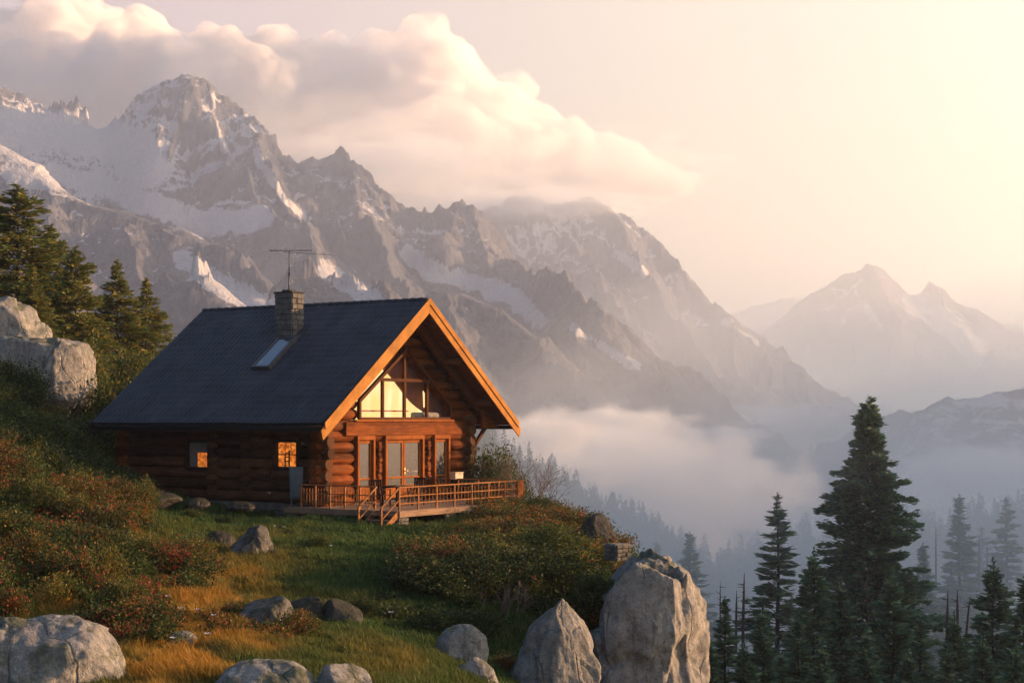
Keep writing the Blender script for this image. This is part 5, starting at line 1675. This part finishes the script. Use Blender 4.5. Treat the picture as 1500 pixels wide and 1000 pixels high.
snag(1434, 784, 830, 166, 0.01, 'thin grey bare trunk right of the slim hazy fir', 0.13)
snag(1446, 788, 830, 170, 0.0, 'thin grey bare trunk left of the slender hazy fir', 0.11)
snag(1055, 850, 900, 120, 0.0, 'thin bare top sticking up beside the dark fir near the bluff', 0.08)

# far forest on the valley ridges: one mass
def far_forest(name, label, regions, seed):
    rs = np.random.RandomState(seed)
    VV, FF, CC, nb = [], [], [], 0
    for (px0, px1, Y0, Y1, n, h0, h1) in regions:
        for k in range(n):
            Y = rs.uniform(Y0, Y1); px = rs.uniform(px0, px1); x = (px - 750) / F * Y
            z = float(gh(x, Y)); h = rs.uniform(h0, h1) * rs.choice([0.6, 1, 1, 1.25]); r = h * rs.uniform(0.11, 0.18)
            m = 130
            t = rs.rand(m) ** 0.8
            az = rs.uniform(0, 6.28, m); rr = r * (1 - t) ** 0.8 * rs.uniform(0.5, 1.15, m)
            C = np.stack([x + np.cos(az) * rr, Y + np.sin(az) * rr, z + h * (0.06 + 0.92 * t)], 1)
            D = np.stack([np.cos(az), np.sin(az), np.full(m, -0.25)], 1)
            V, Fq, cc = leaf_cards(C, D, h * 0.17 * rs.uniform(0.6, 1.2, m) * (1.05 - 0.75 * t), h * 0.08 * (1.05 - 0.75 * t), pick('fir', m, rs, 0.3), rs)
            VV.append(V); FF.append(Fq + nb); CC.append(cc); nb += len(V)
    o = np_mesh(name, np.concatenate(VV), np.concatenate(FF), M['needle'], cols=np.concatenate(CC))
    return tag(o, label, None, None, 'stuff')
far_forest('forest', 'distant misty fir forest along the ridge across the valley', [
    (940, 1560, 340, 430, 900, 7, 12), (960, 1560, 220, 340, 520, 6, 10), (690, 960, 350, 440, 420, 6, 10)], 55)
# ------------------------------------------------------------------ air, fog and clouds
m, t, pv = mat_volume('air', (0.70, 0.785, 0.94), 2.6e-4, 0.6); M['air'] = m
hz = np_mesh('haze', [(x, y, z) for x in (-2600, 2900) for y in (-120, 9000) for z in (-402, 640)], np.array([(0, 1, 3, 2), (4, 6, 7, 5), (0, 4, 5, 1), (2, 3, 7, 6), (0, 2, 6, 4), (1, 5, 7, 3)]), M['air'])
tag(hz, 'pale haze filling the valley and fading the far mountains', None, None, 'stuff')

def fog_mat(name, dens, nscale, thr, soft, color=(0.93, 0.96, 0.985), zs=1.0, detail=3):
    m, t, pv = mat_volume(name, color, dens, 0.2)
    oc = t.obj()
    ln = t.add('ShaderNodeVectorMath', operation='LENGTH'); t.put(ln.inputs[0], oc)
    r = t.math('SUBTRACT', 1.0, ln.outputs['Value'])
    n = t.noise(t.mapping(oc, (nscale[0], nscale[1], nscale[2])), 1.0, detail, 0.55)
    q = t.math('ADD', t.math('MULTIPLY', r, 1.3), t.math('MULTIPLY', t.math('SUBTRACT', n, 0.5), 2.0))
    d = t.mapr(q, thr, thr + soft, 0.0, dens)
    t.put(pv.inputs['Density'], d)
    return m
def fog(name, label, c, size, mat, cat=None, rz=0):
    V, Fc = _ico[3]
    o = np_mesh(name, V * 1.02, Fc, mat, smooth=True)
    o.location = c; o.scale = size; o.rotation_euler = (0, 0, rz)
    return tag(o, label, None, None, 'stuff')
fm = fog_mat('fog_dense', 0.030, (4.2, 4.2, 3.2), 0.34, 0.34)
fog('fog_bank', 'thick white fog bank lying in the valley right of the cabin', P(920, 722, 880) , (125, 190, 50), fm)
fog('fog_bank', 'fog bank in front of the low right hill', P(1450, 712, 1250), (120, 190, 44), fm)
fb = fog_mat('fog_billow', 0.055, (2.6, 2.6, 2.2), 0.22, 0.45, color=(0.96, 0.975, 0.99), detail=5)
for k, (lab, px, py, Y, sz, rz) in enumerate((
    ('billow of fog climbing the slope just right of the cabin roof corner', 800, 640, 760, (26, 50, 15), 0.4),
    ('tall billow of fog against the foot of the massif right of the cabin', 885, 628, 980, (40, 60, 20), 1.5),
    ('ragged billow of fog below the long spur of the massif', 985, 668, 1020, (44, 60, 17), 2.6),
    ('low billow of fog at the valley mouth left of the crooked conifer', 1035, 700, 930, (46, 60, 19), 3.9),
    ('scrap of fog hanging in front of the firs behind the deck', 860, 690, 560, (18, 30, 8), 5.1),
    ('wisp of fog on the lower end of the long spur', 1060, 640, 1350, (34, 60, 14), 0.9))):
    fog('fog_bank', lab, P(px, py, Y), sz, fb, rz=rz)
fv = fog_mat('forest_mist', 0.011, (2.5, 2.0, 2.0), -0.1, 0.9, color=(0.80, 0.90, 1.0))
fog('fog_bank', 'blue mist between the near firs and the forested ridge', P(1260, 850, 180), (80, 98, 34), fv)
fw = fog_mat('fog_thin', 0.011, (4.0, 3.0, 2.2), 0.30, 0.6)
fog('fog_bank', 'thin wisps of fog drifting between the massif and the right hand peak', P(1150, 612, 2450), (150, 200, 34), fw)
fog('fog_bank', 'veil of mist over the far side of the forested ridge', P(1260, 775, 640), (130, 110, 22), fw)
fm2 = fog_mat('cloud_shroud', 0.012, (3.0, 3.0, 2.5), 0.2, 0.8)  # cloud around the crests, built as fog volumes inside the haze
fog('fog_bank', 'cloud wrapping the crest of the massif', P(560, 240, 2620), (330, 160, 70), fm2)
fog('fog_bank', 'cloud covering the top of the peak right of the massif', P(760, 300, 3650), (380, 200, 62), fm2)

ml = fog_mat('low_mist', 1.15e-3, (1.5, 1.5, 1.5), 0.0, 1.3, color=(0.66, 0.84, 1.0), detail=1)
fog('valley_mist', 'thin blue mist lying low over the whole far valley', (800, 3400, -260), (2400, 2450, 680), ml)

# cumulus behind the crest, well beyond the haze
def cloud(name, label, Y, blobs, seed, mat, vox=48.0):
    VV, FF, nb = [], [], 0
    rs = np.random.RandomState(seed)
    V0, F0 = _ico[4]
    for (px, py, rpx, asp) in blobs:
        c = np.array(P(px, py, Y + rs.uniform(-400, 400)))
        r = rpx / F * Y
        d = 1 + 0.34 * (ridged(V0[:, 0] * 1.2 + px, V0[:, 1] * 1.2, V0[:, 2] * 1.2 + py, 1, seed) - 0.5) + 0.30 * (1 - np.abs(fbm(V0[:, 0] * 2.3 + px, V0[:, 1] * 2.3, V0[:, 2] * 2.3, 4, seed + 3)) - 0.6)
        VV.append(V0 * d[:, None] * np.array([r * asp, r, r]) + c); FF.append(F0 + nb); nb += len(V0)
    o = np_mesh(name, np.concatenate(VV), np.concatenate(FF), mat, smooth=True)
    rm = o.modifiers.new('remesh', 'REMESH'); rm.mode = 'VOXEL'; rm.voxel_size = vox; rm.use_smooth_shade = True
    tx = bpy.data.textures.new('billow', 'CLOUDS'); tx.noise_scale = 300; tx.noise_depth = 5; tx.noise_basis = 'BLENDER_ORIGINAL'
    dm = o.modifiers.new('billow', 'DISPLACE'); dm.texture = tx; dm.strength = 420; dm.mid_level = 0.5; dm.texture_coords = 'GLOBAL'
    t2 = bpy.data.textures.new('fine_billow', 'CLOUDS'); t2.noise_scale = 130; t2.noise_depth = 3
    d2 = o.modifiers.new('fine_billow', 'DISPLACE'); d2.texture = t2; d2.strength = 110; d2.mid_level = 0.5; d2.texture_coords = 'GLOBAL'
    r2 = o.modifiers.new('remesh_again', 'REMESH'); r2.mode = 'VOXEL'; r2.voxel_size = vox; r2.use_smooth_shade = True
    return tag(o, label, None, None, 'structure')
mc, t, pv = mat_volume('cloud_vapour', (1, 0.988, 0.984), 0.0058, 0.0)
n = t.noise(t.mapping(t.obj(), (0.0026, 0.0026, 0.0032)), 1.0, 4, 0.62)
t.put(pv.inputs['Density'], t.mapr(n, 0.38, 0.58, 0.0006, 0.012))
cloud('cloud', 'pink and cream cumulus bank behind the crest of the massif', 11500, [
    (20, 150, 110, 1.3), (95, 75, 75, 1.0), (140, 55, 45, 1.0), (60, 60, 50, 1.0), (200, 130, 90, 1.3), (300, 140, 80, 1.4), (330, 95, 40, 1.4), (400, 150, 90, 1.3), (480, 150, 85, 1.3), (510, 105, 40, 1.2),
    (560, 170, 100, 1.1), (610, 110, 70, 0.9), (618, 62, 32, 1.0), (655, 120, 55, 0.9), (690, 130, 40, 0.9), (680, 190, 80, 1.0), (745, 200, 60, 1.0), (750, 140, 28, 1.0), (780, 195, 40, 1.0), (810, 215, 38, 1.1),
    (620, 240, 90, 1.5), (740, 250, 70, 1.6), (850, 255, 45, 2.0), (920, 262, 30, 2.2), (965, 262, 17, 2.5), (1000, 262, 10, 2.5), (450, 220, 80, 2.0), (250, 180, 80, 2.0), (100, 160, 90, 2.0), (-80, 140, 110, 1.3)], 8, mc)

mv = fog_mat('cloud_veil', 0.0011, (4.5, 3.0, 3.0), 0.15, 0.9, color=(1, 1, 1), detail=5)
for lab, px, py, sz in (('thin torn veil of cloud trailing to the right of the cumulus', 860, 250, (1250, 700, 330)), ('soft veil of cloud over the saddle of the crest', 520, 215, (1500, 700, 420))):
    V, Fc = _ico[3]
    o = np_mesh('cloud', V * 1.02, Fc, mv, smooth=True); o.location = P(px, py, 10200); o.scale = sz
    tag(o, lab, None, None, 'structure')
